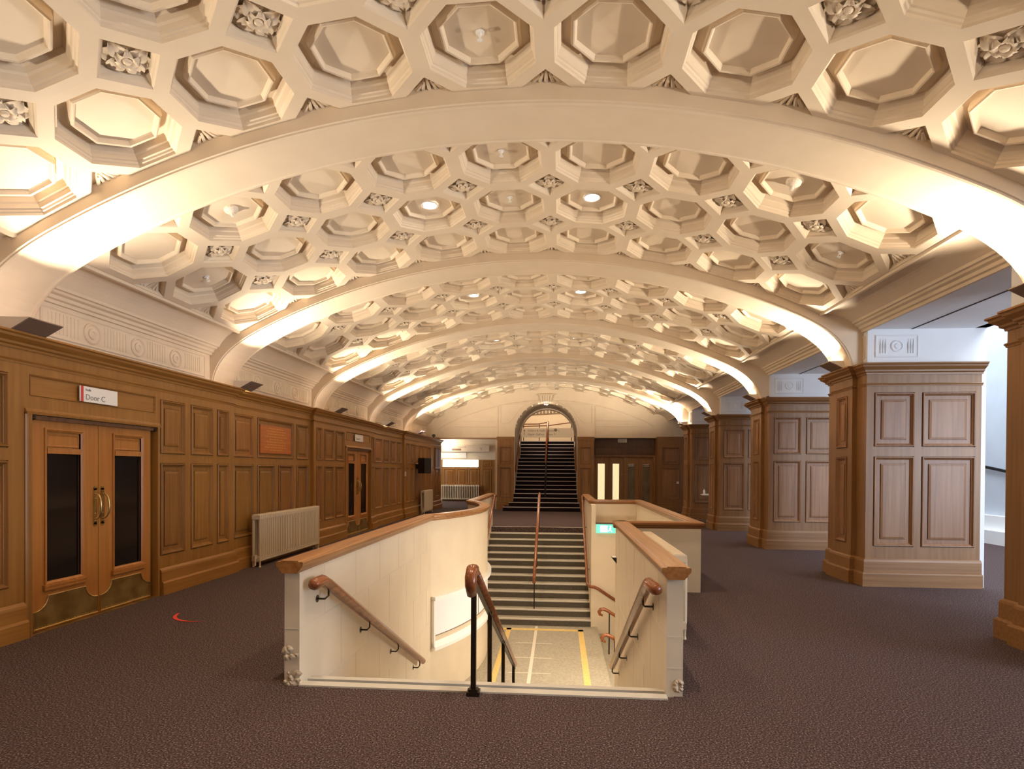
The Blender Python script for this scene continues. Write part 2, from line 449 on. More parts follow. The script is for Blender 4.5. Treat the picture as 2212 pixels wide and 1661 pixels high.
# cornice, picture rail, skirting follow the breaks of the wall
def wall_line(y0, y1, skip_doors):
    runs, cur = [], []
    for a, b, x in SECT:
        a, b = max(a, y0), min(b, y1)
        if a >= b: continue
        segs = [(a, b)]
        if skip_doors:
            for d0, d1 in DOORS:
                ns = []
                for s0, s1 in segs:
                    if s0 < d0-.06 and d1+.06 < s1: ns += [(s0, d0-.06), (d1+.06, s1)]
                    else: ns.append((s0, s1))
                segs = ns
        for i, (s0, s1) in enumerate(segs):
            if i: runs.append(cur); cur = []
            cur += [(x, s0, 0), (x, s1, 0)]
    runs.append(cur); return runs
CORN = [(-.30, TOP), (.125, TOP), (.128, TOP-.018), (.105, TOP-.03), (.10, TOP-.05), (.07, TOP-.072), (.05, TOP-.085), (.045, TOP-.105), (.02, TOP-.118), (.015, TOP-.14), (-.02, TOP-.14)]
cm = MB()
for r in wall_line(-2.2, 24.0, False): cm.sweep([(a, b) for a, b in CORN], r)
cm.build('cornice', 'oak_y', wall_left)
RAILP = [(-.01, 2.60), (.018, 2.60), (.024, 2.59), (.012, 2.575), (.008, 2.558), (-.01, 2.558)]
rm = MB()
for r in wall_line(-2.2, 24.0, False): rm.sweep(RAILP, r)
rm.build('picture_rail', 'oak_y', wall_left)
SK = [(-.02, 0), (.058, 0), (.058, .150), (.050, .166), (.034, .172), (.032, .285), (.026, .310), (.006, .335), (-.02, .335)]
sk = MB()
for r in wall_line(-2.2, 24.0, True): sk.sweep(SK, r)
struct(sk.build('baseboard_left', 'oak_y'))
def wall_panel(y0, y1, z0, z1, x, mat='oak_panel', raised=True, name='wood_panel'):
    return panel_rings(MB(), (x, y0, z0), (0, 1, 0), (0, 0, 1), (1, 0, 0), y1-y0, z1-z0, raised=raised).build(name, mat, wall_left)
for (sy0, sy1, x), holes in zip(SECT, HOLES):
    for a, b, c, d in holes: wall_panel(a, b, c, d, x, raised=(b-a < 1.2))
for d0, d1 in DOORS: panel_rings(MB(), (XA, d0, HEAD[0]), (0, 1, 0), (0, 0, 1), (1, 0, 0), d1-d0, HEAD[1]-HEAD[0], .018, .05, .006, False, .016).build('door_head_panel', 'oak_y', wall_left)
# inscribed wooden board
pq = thing('honours_board', (XB, 9.82, 1.86), 'orange wooden inscribed board set in the panelling above the near radiator', 'plaque')
MB().box(XB-.021, XB+.004, 9.385, 10.505, 1.865, 2.35).build('board', 'plaque', pq)
ln = MB()
for i, w in enumerate((.55, .70, .62, .8, .5, .74, .66, .8, .45)):
    z = 2.30 - i*.047; c = 9.945
    yy = c - w/2
    while yy < c + w/2:
        l = random.uniform(.03, .09); ln.box(XB+.0035, XB+.0052, yy, min(yy+l, c+w/2), z-.008, z+.008); yy += l+.018
ln.build('inscription', 'gilt', pq)
# plaster frieze above the panelling
fz = MB()
fz.box(-5.75, -5.45, -2.2, 24.0, 2.7, 3.9)
frieze = struct(fz.build('wall_left_upper', 'plaster'))
for k in range(0, 6):
    y0 = ribY(k)+RIBW+.14; y1 = (ribY(k+1)-.14) if k < 5 else ENDY-.15
    fp = MB(); X0 = -5.45
    panel_rings(fp, (X0, y0, 3.0), (0, 1, 0), (0, 0, 1), (1, 0, 0), y1-y0, .315, .03, .05, .016, False, -.003)
    fp.build('frieze_panel', 'plaster', frieze)
    L = y1-y0; fl = MB()
    cs = [y0+L*q for q in (.24, .5, .76)]
    yy = y0+.10
    while yy < y1-.08:
        if all(abs(yy-c) > .17 for c in cs):
            fl.box(X0, X0+.008, yy-.008, yy+.008, 3.05, 3.26)
            fl.lathe([(.014, 0), (.012, .007), (.004, .010)], (X0, yy, 3.266), 8, 'x')
        yy += .048
    fl.build('frieze_flutes', 'plaster', frieze)
    for c in cs:
        MB().lathe([(.125, 0), (.122, .016), (.108, .022), (.098, .010), (.085, .004), (.062, .006), (.058, .020), (.03, .026), (.02, .014), (.001, .022)], (X0, c, 3.155), 20, 'x').build('frieze_roundel', 'plaster', frieze)

# ------------------------------------------------------------------ double doors in the left wall
def double_door(name, d0, d1, label):
    x = XA
    root = thing(name, (x, (d0+d1)/2, 0), label, 'door'); root['kind'] = 'structure'
    ar = MB()                                   # moulded architrave round the opening
    w = .055
    prof = [(0, 0), (0, .03), (.018, .036), (.03, .022), (.044, .018), (w, .012), (w, 0)]
    for a, b, sgn in ((d0-w, d0, -1), (d1, d1+w, 1)):
        pts = [((x+h), (d0-u if sgn < 0 else d1+u), 0) for u, h in prof]
        ar.prism(pts, (0, 0, DH+w*.3))
    ar.prism([(x+h, d0-w, DH+u) for u, h in prof], (0, d1-d0+2*w, 0))
    ar.build('architrave', 'oak', root)
    hb = MB().box(x-.05, x+.012, d0+.01, d1-.01, DH-.045, DH-.005)
    hb.build('head_rail', 'dark_oak', root)
    lb = MB()
    for yy in (d0+.03, d1-.03): lb.lathe([(.02, -.02), (.026, 0), (.02, .02)], (x+.0, yy, DH-.03), 10, 'y')
    lb.build('door_pivot', 'metal', root)
    xm = x-.035
    mid = (d0+d1)/2
    for s, (a, b) in enumerate(((d0+.05, mid-.004), (mid+.004, d1-.05))):
        W = b-a
        lf = MB(); g0, g1 = a+W*.215, b-W*.285
        if s == 1: g0, g1 = a+W*.285, b-W*.20
        gz0, gz1 = .475, 1.735
        pz0, pz1 = 1.79, 1.95
        T = .05
        lf.box(xm-T, xm, a, g0, .012, 2.055); lf.box(xm-T, xm, g1, b, .012, 2.055)
        lf.box(xm-T, xm, g0, g1, .012, gz0); lf.box(xm-T, xm, g0, g1, gz1, pz0); lf.box(xm-T, xm, g0, g1, pz1, 2.055)
        lf.box(xm-T, xm-.02, g0, g1, pz0, pz1)
        leaf = lf.build('door_leaf', 'oak_door', root)
        fr = MB()
        def frame(y0, y1, z0, z1, wd, out):
            sq = [(0, 0), (0, out), (wd*.4, out*1.1), (wd*.7, out*.5), (wd, 0)]
            rs = [[(xm+h, yy, zz) for yy, zz in ((y0-wd+u, z0-wd+u), (y1+wd-u, z0-wd+u), (y1+wd-u, z1+wd-u), (y0-wd+u, z1+wd-u))] for u, h in sq]
            rs.append([(xm-.02, yy, zz) for yy, zz in ((y0, z0), (y1, z0), (y1, z1), (y0, z1))])
            fr.rings(rs)
        frame(g0, g1, gz0, pz1, .035, .016)
        fr.box(xm-.01, xm+.010, g0, g1, gz1, pz0)
        fr.box(xm, xm+.026, g0-.05, g1+.05, gz0-.085, gz0-.05); fr.box(xm, xm+.034, g0-.055, g1+.055, gz0-.05, gz0-.032)
        fr.build('glazing_frame', 'oak_door', leaf)
        panel_rings(MB(), (xm-.02, g0+.01, pz0+.012), (0, 1, 0), (0, 0, 1), (1, 0, 0), g1-g0-.02, pz1-pz0-.03, .025, .03, .014, False, -.004).build('top_panel', 'oak_door', leaf)
        MB().box(xm-.032, xm-.024, g0, g1, gz0, gz1).build('glass_pane', 'glass', leaf)
        # brass kick plate with concave shoulders
        kp = []
        zt, zs, rr = .335, .20, W*.20
        kp += [(a+.015, .03), (b-.015, .03), (b-.015, zs)]
        for i in range(0, 7):
            t = PI/2*i/6; kp.append((b-.015-rr*math.sin(t), zt-(zt-zs)*math.cos(t)))
        for i in range(6, -1, -1):
            t = PI/2*i/6; kp.append((a+.015+rr*math.sin(t), zt-(zt-zs)*math.cos(t)))
        k = MB().prism([(xm, yy, zz) for yy, zz in kp], (.006, 0, 0)).build('kick_plate', 'brass_dull', leaf)
        ri = MB().tube([(xm+.007, yy, zz) for yy, zz in kp+[kp[0]]], .0065, 6)
        for i in range(22): ri.lathe([(.006, 0), (.004, .005), (.001, .006)], (xm+.006, a+.035+(W-.07)*i/21, .046), 6, 'x')
        ri.build('plate_beading', 'brass', leaf)
        # pull handle on a back plate
        hy = b-.045 if s == 0 else a+.045
        hp = MB().box(xm, xm+.008, hy-.026, hy+.026, .985, 1.375)
        hp.lathe([(.026, 0), (.026, .008)], (xm, hy, 1.375), 12, 'x'); hp.lathe([(.026, 0), (.026, .008)], (xm, hy, .985), 12, 'x')
        for z in (1.02, 1.10, 1.26, 1.345): hp.lathe([(.012, .008), (.010, .014), (.001, .016)], (xm, hy, z), 8, 'x')
        han = hp.build('pull_plate', 'brass', leaf)
        path = []
        for i in range(13):
            t = PI*i/12; path.append((xm+.008+.070*math.sin(t)**.7 if 0 < i < 12 else xm+.008, hy+(.012 if s else -.004)*math.sin(t), 1.18+.135*math.cos(t)))
        MB().tube(path, [.008+.004*math.sin(PI*i/12) for i in range(13)], 8).build('pull_grip', 'brass', leaf, True)
    MB().box(x-.13, x+.02, d0, d1, 0, .008).build('threshold', 'brass_dull', root)
    return root
double_door('door_1', *DOORS[0], 'near pair of glazed oak doors with brass kick plates')
double_door('door_2', *DOORS[1], 'far pair of glazed oak doors beyond the near radiator')

# signs above the doors
s = thing('door_sign', (XA, 5.85, 2.37), 'white Door C sign with a red edge above the near double doors', 'sign', 'door signs')
MB().box(XA+.012, XA+.026, 5.60, 6.105, 2.29, 2.452).build('sign_board', 'sign', s)
MB().box(XA+.012, XA+.028, 5.608, 5.64, 2.29, 2.452).build('red_edge', 'red', s)
label_mesh('lettering', 'Door C', .082, (XA+.0265, 5.665, 2.315), (0, 1, 0), (0, 0, 1), 'ink', s)
label_mesh('small_lettering', 'Stalls', .036, (XA+.0265, 5.665, 2.405), (0, 1, 0), (0, 0, 1), 'ink', s)
s = thing('door_sign', (XA, 13.97, 2.36), 'small white sign above the far double doors', 'sign', 'door signs')
MB().box(XA+.012, XA+.026, 13.69, 14.25, 2.28, 2.445).build('sign_board', 'sign', s)
label_mesh('lettering', 'Door D', .082, (XA+.0265, 13.75, 2.315), (0, 1, 0), (0, 0, 1), 'ink', s)

# ------------------------------------------------------------------ radiators
def radiator(loc, L, H, label, wall='left', n=None):
    """column radiator; runs along +y from loc (wall left) or along +x (wall back), depth out from wall"""
    root = thing('radiator', loc, label, 'radiator', 'cream column radiators')
    n = n or int(L/.062); D = .16
    def P(a, d, z):
        return (loc[0]+d, loc[1]+a, loc[2]+z) if wall == 'left' else ((loc[0]+a, loc[1]-d, loc[2]+z) if wall == 'back' else (loc[0]-d, loc[1]+a, loc[2]+z))
    sec = MB(); st = L/n
    z0 = .10
    for i in range(n):
        a = (i+.5)*st
        for d in (.025, D-.025):
            ring = []
            for z, r in ((z0+.02, .012), (z0+.05, .022), (H-.06, .022), (H-.02, .016)):
                ring.append([P(a+r*.95*math.cos(2*PI*q/8), d+r*1.05*math.sin(2*PI*q/8), z) for q in range(8)])
            sec.rings(ring, True, True, True)
        for z in (z0+.03, H-.035):
            pts = []
            for zz in (-.030, .030):
                pts.append([P(a+sx*st*.46, dd, z+zz) for sx, dd in ((-1, .012), (1, .012), (1, D-.012), (-1, D-.012))])
            top = [P(a+sx*st*.36, dd, z+.045) for sx, dd in ((-1, .03), (1, .03), (1, D-.03), (-1, D-.03))]
            bot = [P(a+sx*st*.36, dd, z-.045) for sx, dd in ((-1, .03), (1, .03), (1, D-.03), (-1, D-.03))]
            sec.rings([bot]+pts+[top], True, True, True)
    sec.build('radiator_columns', 'radiator', root)
    for a in (st*.5, L-st*.5):
        ft = MB()
        for d in (.025, D-.025): ft.tube([P(a, d, 0), P(a, d, .03), P(a, d, z0+.05)], [.020, .014, .018], 8)
        ft.build('foot', 'radiator', root)
    v = MB().tube([P(-.015, D*.5, .03), P(-.015, D*.5, .15), P(.01, D*.5, .15)], .014, 8)
    v.tube([P(-.015, D*.5, .14), P(-.015, D*.5, .20)], .022, 8)
    v.build('valve', 'radiator', root)
    sp = MB().tube([P(L*.56, D*.9, H-.16), P(L*.56, D+.012, H-.16)], .012, 8); sp.build('air_vent', 'radiator', root)
    return root
radiator((XB+.10, 8.92, 0), 2.32, .845, 'large cream radiator below the inscribed board on the left wall')
radiator((XA+.10, 20.0, 0), 1.35, .84, 'far cream radiator on the left wall beneath the black loudspeaker')

# loudspeaker, switch, cornice uplights
t = thing('loudspeaker', (-4.8, 19.9, 1.45), 'black box loudspeaker bracketed to the far end of the left wall', 'loudspeaker')
MB().prism([(-4.86, 19.55, 1.46), (-4.62, 19.42, 1.46), (-4.46, 19.75, 1.46), (-4.62, 20.08, 1.46), (-4.86, 20.0, 1.46)], (0, 0, .53)).build('cabinet', 'black', t)
MB().prism([(-4.615, 19.43, 1.48), (-4.455, 19.75, 1.48), (-4.449, 19.745, 1.48), (-4.607, 19.425, 1.48)], (0, 0, .49)).build('grille', 'black', t)
MB().box(-4.99, -4.86, 19.7, 19.82, 1.62, 1.78).build('bracket', 'metal', t)
t = thing('wall_switch', (XA, 18.35, 1.4), 'small white switch plate on the left wall before the loudspeaker', 'switch')
MB().box(XA, XA+.012, 18.31, 18.42, 1.38, 1.52).build('plate', 'bright', t); MB().box(XA+.012, XA+.018, 18.345, 18.385, 1.43, 1.47).build('rocker', 'sign', t)

def uplight(side, y, z, x, label, e):
    """wedge shaped visor standing on the cornice, throwing light up the arch"""
    root = thing('uplight', (x, y, z), label, 'lamp', 'cornice uplights')
    s = 1 if side == 'left' else -1
    w = .17
    vis = MB()
    lo, hi = (x, z), (x+s*.20, z+.105)
    vis.prism([(lo[0], y-w, lo[1]), (hi[0], y-w, hi[1]), (hi[0]-s*.004, y-w, hi[1]+.010), (lo[0], y-w, lo[1]+.012)], (0, 2*w, 0))
    vis.build('visor', 'bracket', root)
    for yy in (y-w, y+w-.012):
        MB().prism([(lo[0]-s*.10, yy, lo[1]-.005), (lo[0], yy, lo[1]+.013), (hi[0]-s*.012, yy, hi[1]+.012), (lo[0]-s*.10, yy, hi[1]+.02)], (0, .012, 0)).build('side_cheek', 'lamp_white', root)
    MB().box(min(x-s*.02, x+s*.07), max(x-s*.02, x+s*.07), y-w*.7, y+w*.7, z+.045, z+.055).build('lamp', 'lit', root)
    return root
ORD = ['first', 'second', 'third', 'fourth', 'fifth']
UE = 36
for k in range(1, 6):
    yl = ribY(k)+RIBW/2-.25
    uplight('left', yl, 2.822, -4.90, 'brown wedge uplight on the left cornice, %s from the front' % ORD[k-1], UE)
    yr = [5.25, 8.95, 12.66, 16.25, 19.65][k-1]
    uplight('right', yr, 3.10, 4.12, 'brown wedge uplight on top of the %s wooden pier from the front' % ORD[k-1], UE)
for k in range(0, 6):
    yc = ribY(k)+RIBW/2
    e, dy = (UE, .04) if k < 5 else (UE*2.2, .8)
    area('uplight_left_lamp', (-4.80, yc-.16, 2.93), (1, dy, .85), .22, .06, e, WARM, 2.3)
    yr = [1.5, 5.25, 8.95, 12.66, 16.25, 19.65][k]
    area('uplight_right_lamp', (4.02, yr, 3.205), (-1, dy, .85), .22, .06, e, WARM, 2.3)

# ================================================================== FLOOR
fl = MB()
def slab(x0, x1, y0, y1, z=0, t=.25): fl.box(x0, x1, y0, y1, z-t, z)
WX0, WX1 = -1.96, .82          # stair well
WY0, WY1 = 4.13, 16.1
RX1, RY0, RY1 = 1.86, 7.80, 12.95
slab(-5.45, 10.05, -2.2, WY0)
slab(-5.45, WX0, WY0, WY1)
slab(WX1, 10.05, WY0, RY0); slab(RX1, 10.05, RY0, RY1); slab(WX1, 10.05, RY1, WY1)
slab(-9.5, 10.05, WY1, 29.2)
# floor inside the bowed wall
BC = ((-1.90, 8.43), (-1.90, 12.60)); SAG = .56
ch = BC[1][1]-BC[0][1]; RB = (ch*ch/4+SAG*SAG)/(2*SAG); BCX = BC[0][0]+SAG-RB; BCY = (BC[0][1]+BC[1][1])/2
AB = math.asin(ch/2/RB)
def bow(r, n=28, a0=-1, a1=1): return [(BCX+r*math.cos(AB*(a0+(a1-a0)*i/n)), BCY+r*math.sin(AB*(a0+(a1-a0)*i/n))) for i in range(n+1)]
fl.prism([(x, y, -.25) for x, y in bow(RB-.11)] , (0, 0, .25))
struct(fl.build('floor', 'carpet'))
t = thing('floor_sticker', (-3.93, 5.77, 0), 'red crescent shaped tape mark on the carpet near the Door C doors', 'floor marking')
mb = MB(); a = []; b = []
for i in range(21):
    q = i/20; ang = PI*(1.02+.80*q); R = .34; w = .045*math.sin(PI*min(1, q*1.25+.05))**.5*(1-q*.6)
    a.append((-3.83+R*math.cos(ang), 6.02+R*1.0*math.sin(ang), .004)); b.append((-3.83+(R-w)*math.cos(ang), 6.02+(R-w)*math.sin(ang), .004))
mb.rings([a, b], False); mb.build('tape', 'red_tape', t)

# ================================================================== RIGHT PIERS
PH = 3.11
def make_pier(yc):
    root = thing('panelled_pier', (4.22, yc, 0), '', 'pier', 'wood panelled piers along the right side')
    X0, X1, HY, PY = 4.285, 5.80, .56, .30
    y0, y1 = yc-HY, yc+HY
    b = MB(); b.box(X0, X1, y0+.03, y1-.03, 0, PH-.01); b.box(4.25, X0+.05, yc-PY, yc+PY, 0, PH-.01)
    PZ = ((.555, 1.822), (1.95, 2.715))
    hs = [(a-X0, b_-X0, z0, z1) for a, b_ in ((4.385, 4.925), (5.02, 5.725)) for z0, z1 in PZ]
    stile_grid(b, (X0, y0, 0), (1, 0, 0), (0, 0, 1), (0, -1, 0), X1-X0, PH-.01, hs)
    stile_grid(b, (X0, y1, 0), (1, 0, 0), (0, 0, 1), (0, 1, 0), X1-X0, PH-.01, hs)
    stile_grid(b, (4.22, yc-PY, 0), (0, 1, 0), (0, 0, 1), (-1, 0, 0), 2*PY, PH-.01, [(PY-.165, PY+.165, z0, z1) for z0, z1 in PZ])
    b.build('pier_body', 'pier', root)
    MB().box(X1, 5.87, y0+.02, y1-.02, .0, 3.60).build('white_side', 'white', root)
    path = [(X1+.01, y0, 0), (X0, y0, 0), (X0, yc-PY, 0), (4.22, yc-PY, 0), (4.22, yc+PY, 0), (X0, yc+PY, 0), (X0, y1, 0), (X1+.01, y1, 0)]
    path = path[::-1]
    def pr(l): return [(a, z) for a, z in l]
    MB().sweep(pr([(-.02, 0), (.055, 0), (.055, .175), (.048, .192), (.030, .197), (.028, .345), (.022, .370), (.004, .385), (-.02, .385)]), path).build('skirting', 'pier_x', root)
    MB().sweep(pr([(-.01, 2.842), (.016, 2.842), (.022, 2.832), (.012, 2.815), (.008, 2.80), (-.01, 2.80)]), path).build('frieze_moulding', 'pier_x', root)
    MB().sweep(pr([(-.03, PH), (.125, PH), (.128, PH-.018), (.108, PH-.03), (.10, PH-.052), (.07, PH-.075), (.05, PH-.09), (.045, PH-.112), (.02, PH-.126), (.015, PH-.15), (-.03, PH-.15)]), path).build('cornice', 'pier_x', root)
    for side, yy, n in ((-1, y0, (0, -1, 0)), (1, y1, (0, 1, 0))):
        for xa, xb in ((4.385, 4.925), (5.02, 5.725)):
            for z0, z1 in ((.555, 1.822), (1.95, 2.715)):
                if side < 0: mbp = panel_rings(MB(), (xa, yy, z0), (1, 0, 0), (0, 0, 1), n, xb-xa, z1-z0)
                else: mbp = panel_rings(MB(), (xb, yy, z0), (-1, 0, 0), (0, 0, 1), n, xb-xa, z1-z0)
                mbp.build('wood_panel', 'pier_panel', root)
    for z0, z1 in ((.555, 1.822), (1.95, 2.715)):
        panel_rings(MB(), (4.22, yc+.165, z0), (0, -1, 0), (0, 0, 1), (-1, 0, 0), .33, z1-z0).build('wood_panel', 'pier_panel', root)
    pb = MB().box(4.30, 5.80, y0+.02, y1-.02, PH-.01, 3.60)
    blk = pb.build('plaster_block', 'white', root)
    for side, yy, n in ((-1, y0+.02, -1),):
        rl = MB()
        panel_rings(rl, (4.40, yy, 3.205), (1, 0, 0), (0, 0, 1), (0, -1, 0), .575, .31, .03, .05, .014, False, -.003)
        xm = 4.69
        rl.lathe([(.085, 0), (.083, -.014), (.070, -.018), (.060, -.008), (.045, -.006), (.03, -.018), (.001, -.020)], (xm, yy, 3.36), 20, 'y')
        for dx in (-.22, -.185, -.15, .15, .185, .22):
            rl.tube([(xm+dx, yy-.004, 3.26), (xm+dx, yy-.010, 3.36), (xm+dx, yy-.004, 3.46)], [.009, .010, .003], 6)
        rl.build('relief_panel', 'white', blk)
    rs = MB(); panel_rings(rs, (4.30, yc-PY-.02, 3.205), (0, -1, 0), (0, 0, 1), (-1, 0, 0), .16, .31, .03, .05, .014, False, -.003)
    rs.build('relief_panel', 'plaster', blk)
    return root
p0 = make_pier(0)
PIER_Y = [5.36, 9.02, 12.80, 16.42, 19.75]
PL = ['wooden pier cut off by the right edge of the photo, nearest the camera', 'large wooden pier with four front panels, beside the gap to the white ramp',
      'wooden pier standing second beyond the gap, partly behind the large pier', 'wooden pier in front of the little round table', 'farthest wooden pier, behind the little round table']
for i, y in enumerate(PIER_Y):
    r = p0 if i == 0 else copy_tree(p0)
    r.location = (4.22, y, 0); r['label'] = PL[i]

# ================================================================== RIGHT AISLE
st = MB().box(4.28, 5.87, -2.2, 29.2, 3.60, 3.85)
sf = struct(st.build('ceiling_aisle', 'white'))
MB().box(4.88, 4.90, -2.2, 23.3, 3.594, 3.602).build('shadow_gap', 'ledge', sf)
w = MB(); w.box(10.0, 10.2, -2.2, 29.2, 0, 7.0); wr = struct(w.build('wall_right', 'aisle'))
w = MB(); w.box(5.72, 5.87, -2.2, 29.2, 3.6, 7.0); struct(w.build('wall_right_upper', 'white'))
w = MB(); w.box(5.6, 10.2, -2.2, 29.2, 7.0, 7.2); struct(w.build('ceiling_void', 'white'))
w = MB(); w.box(5.87, 10.0, 16.5, 22.5, 4.30, 4.45); struct(w.build('ceiling_bridge', 'white'))
for i, (z0, z1, d) in enumerate(((0, .30, .36), (.30, .62, .18))):
    t = MB().box(10-d, 10.0, 9.0, 19.0, z0, z1).build('white_ledge', 'bright')
    tag(t, ['lower long white step along the foot of the right wall', 'upper long white step along the foot of the right wall'][i], 'step', 'white steps by the right wall')
t = thing('ramp_handrail', (9.93, 14, 1.5), 'black sloping handrail on the white wall beyond the wooden piers', 'handrail')
MB().prism([(9.90, 11.5, 1.24), (9.90, 17.5, 2.22), (9.90, 17.5, 2.28), (9.90, 11.5, 1.30)], (.05, 0, 0)).build('rail', 'black', t)
for y in (12.2, 14.6, 17.0):
    z = 1.27+(y-11.5)*.1633; MB().tube([(9.925, y, z), (9.95, y, z-.05), (10.0, y, z-.05)], .01, 6).build('bracket', 'black', t)
# unseen window frame, added around the cool light for the pier fronts
wf = MB()
for y in (.35, 1.87, 3.37, 4.85): wf.box(9.93, 10.0, y-.04, y+.04, .66, 3.34)
for z in (.66, 2.2, 3.34): wf.box(9.93, 10.0, .31, 4.89, z-.04, z+.04)
win = struct(wf.build('added_window_1', 'bright'))
# small round table
t = thing('round_table', (4.80, 18.45, 0), 'small round table with pale top between the two farthest wooden piers', 'table')
MB().lathe([(.001, .83), (.36, .83), (.385, .845), (.385, .865), (.36, .875), (.001, .875)], (4.80, 18.45, 0), 28).build('table_top', 'bright', t)
MB().lathe([(.05, .02), (.035, .06), (.035, .80), (.09, .83)], (4.80, 18.45, 0), 12).build('pedestal', 'black', t)
MB().lathe([(.001, 0), (.27, 0), (.27, .015), (.05, .035), (.001, .035)], (4.80, 18.45, 0), 20).build('base', 'black', t)
t = thing('sanitiser_bottle', (4.50, 18.38, .875), 'small white bottle standing on the little round table', 'bottle')
MB().lathe([(.001, 0), (.035, 0), (.037, .01), (.037, .10), (.02, .12), (.014, .13)], (4.50, 18.38, .875), 12).build('bottle_body', 'bright', t)
MB().lathe([(.016, .13), (.016, .15), (.006, .152), (.006, .17), (.001, .17)], (4.50, 18.38, .875), 10).build('cap', 'bright', t)

# ================================================================== STAIR WELL
def wall_x(name, x0, x1, y0, y1, z0, z1, mat='paint'):
    return struct(MB().box(x0, x1, y0, y1, z0, z1).build(name, mat))
CAPZ = .92
BZ = LOW-.3
LT = .115
# left balustrade wall with the bow
lw = MB()
def plan_left(off):
    """inner face line pushed towards the hall by off"""
    return [(-1.90-off, 4.09)] + bow(RB-off) + [(-1.90-off, 16.45)]
inn, out = plan_left(0), plan_left(LT)
rings = []
for (xi, yi), (xo, yo) in zip(inn, out):
    rings.append([(xi, yi, BZ), (xi, yi, CAPZ-.085), (xo, yo, CAPZ-.085), (xo, yo, BZ)])
lw.rings(rings, True, True, True)
wsl = struct(lw.build('wall_stair_left', 'paint'))
def joints(mb, axis, x, y0, y1, zs, xs, n):
    pass
jl = MB()
for z in (.42, -.12, -.66, -1.20):
    jl.box(-1.9005, -1.8985, 4.10, 8.42, z-.004, z+.004)
for i, z in enumerate((.42, -.12, -.66, -1.20)):
    for q in range(6):
        y = 4.55+q*.72+(.36 if i % 2 else 0)
        if y < 8.4: jl.box(-1.9005, -1.8985, y-.003, y+.003, z, min(z+.54, CAPZ-.1))
for z in (.42, -.02): jl.box(-2.01, -1.91, 4.0885, 4.0905, z-.005, z+.005)
jl.build('block_joint', 'joint', wsl)
ck = MB()
for i in range(16):
    y = 4.088; x = -2.012+random.random()*.055+(0 if i % 3 else .045); z = random.random()**1.6*.30
    r = .014+.022*random.random(); n = 7
    top = [(x+r*math.cos(2*PI*q/n)*(.7+.5*random.random()), y-.003, z+.01+r*math.sin(2*PI*q/n)*(.7+.5*random.random())) for q in range(n)]
    ck.add(top+[(x, y-.012, z+.012)], [(q, (q+1) % n, n) for q in range(n)])
ck.build('chipped_plaster', 'chip', wsl)
def cap_profile(wi, wo):
    """(right, up) around the cap; right = towards the hall side wo, left = stair side"""
    z = CAPZ
    return [(-wi, z-.085), (-wi-.004, z-.075), (-wi-.022, z-.06), (-wi-.024, z-.05), (-wi-.042, z-.032), (-wi-.045, z-.006), (-wi-.038, z),
            (-wi-.010, z), (-wi-.006, z+.008), (wo+.006, z+.008), (wo+.010, z), (wo+.038, z), (wo+.045, z-.006), (wo+.042, z-.032), (wo+.024, z-.05), (wo+.022, z-.06), (wo+.004, z-.075), (wo, z-.085)]
def cap(path, name, lab, mat='cap_y'):
    """path = centre line of the wall, walking so that the hall side is on the right"""
    o = MB().sweep(cap_profile(LT/2, LT/2), path).build(name, mat)
    return tag(o, lab, 'wall cap', 'oak caps of the stair walls')
c_left = plan_left(LT/2)
c_left[0] = (c_left[0][0], 4.045)
cap([(x, y, 0) for x, y in reversed(c_left)], 'balustrade_cap', 'long oak cap on the bowed left stair wall')
# right balustrade wall, cross wall, far walls round the second flight
RWX = .765
rw = struct(MB().box(RWX, RWX+LT, 4.15, 7.86, BZ, CAPZ-.085).build('wall_stair_right', 'paint'))
jr = MB()
for z in (.42, -.12, -.66, -1.20):
    jr.box(RWX-.0015, RWX+.0005, 4.16, 7.85, z-.004, z+.004)
for i, z in enumerate((.42, -.12, -.66)):
    for q in range(6):
        y = 4.5+q*.72+(.36 if i % 2 else 0)
        if y < 7.8: jr.box(RWX-.0015, RWX+.0005, y-.003, y+.003, z, min(z+.54, CAPZ-.1))
for z in (.20, .42): jr.box(RWX+.005, RWX+LT-.005, 4.1485, 4.1505, z-.005, z+.005)
jr.build('block_joint', 'joint', rw)
ck = MB()
for i in range(9):
    a = 2*PI*i/9; x = RWX+.085+.022*math.cos(a); z = .075+.035*math.sin(a); r = .012+.012*random.random(); n = 6
    top = [(x+r*math.cos(2*PI*q/n), 4.148, z+r*math.sin(2*PI*q/n)) for q in range(n)]
    ck.add(top+[(x, 4.137, z)], [(q, (q+1) % n, n) for q in range(n)])
ck.build('chipped_plaster', 'chip', rw)
CW = RX1
cw = struct(MB().box(RWX+LT, CW, 7.80, 7.86, -.25, CAPZ-.085).box(RWX+LT, CW, 7.74, 7.80, 0, CAPZ-.085).box(RWX, CW, 7.855, 7.90, BZ, CAPZ-.1).build('wall_stair_cross', 'paint'))
FY = 13.32
struct(MB().box(CW-LT, CW, 7.86, FY+LT, BZ, CAPZ-.085).build('wall_stair_outer', 'paint'))
fw = MB().box(.80, CW, FY, FY+LT, 0, CAPZ-.085); fw.box(.80, CW+.02, 12.76, FY, BZ, .42)
fwo = struct(fw.build('wall_stair_back', 'paint'))
MB().box(.80, CW-LT, 12.74, 12.80, .42, .455).build('ledge_strip', 'dark_oak', fwo)
struct(MB().box(.71, .80, 12.76, 16.45, BZ, CAPZ-.085).build('wall_stair_side', 'paint'))
cap([(RWX+LT/2, 4.105, 0), (RWX+LT/2, 7.80, 0), (CW+.0, 7.80, 0)][::1][::-1][::-1] if False else [(RWX+LT/2, 4.105, 0), (RWX+LT/2, 7.84, 0)], 'balustrade_cap', 'short oak cap on the right stair wall, nearest the camera')
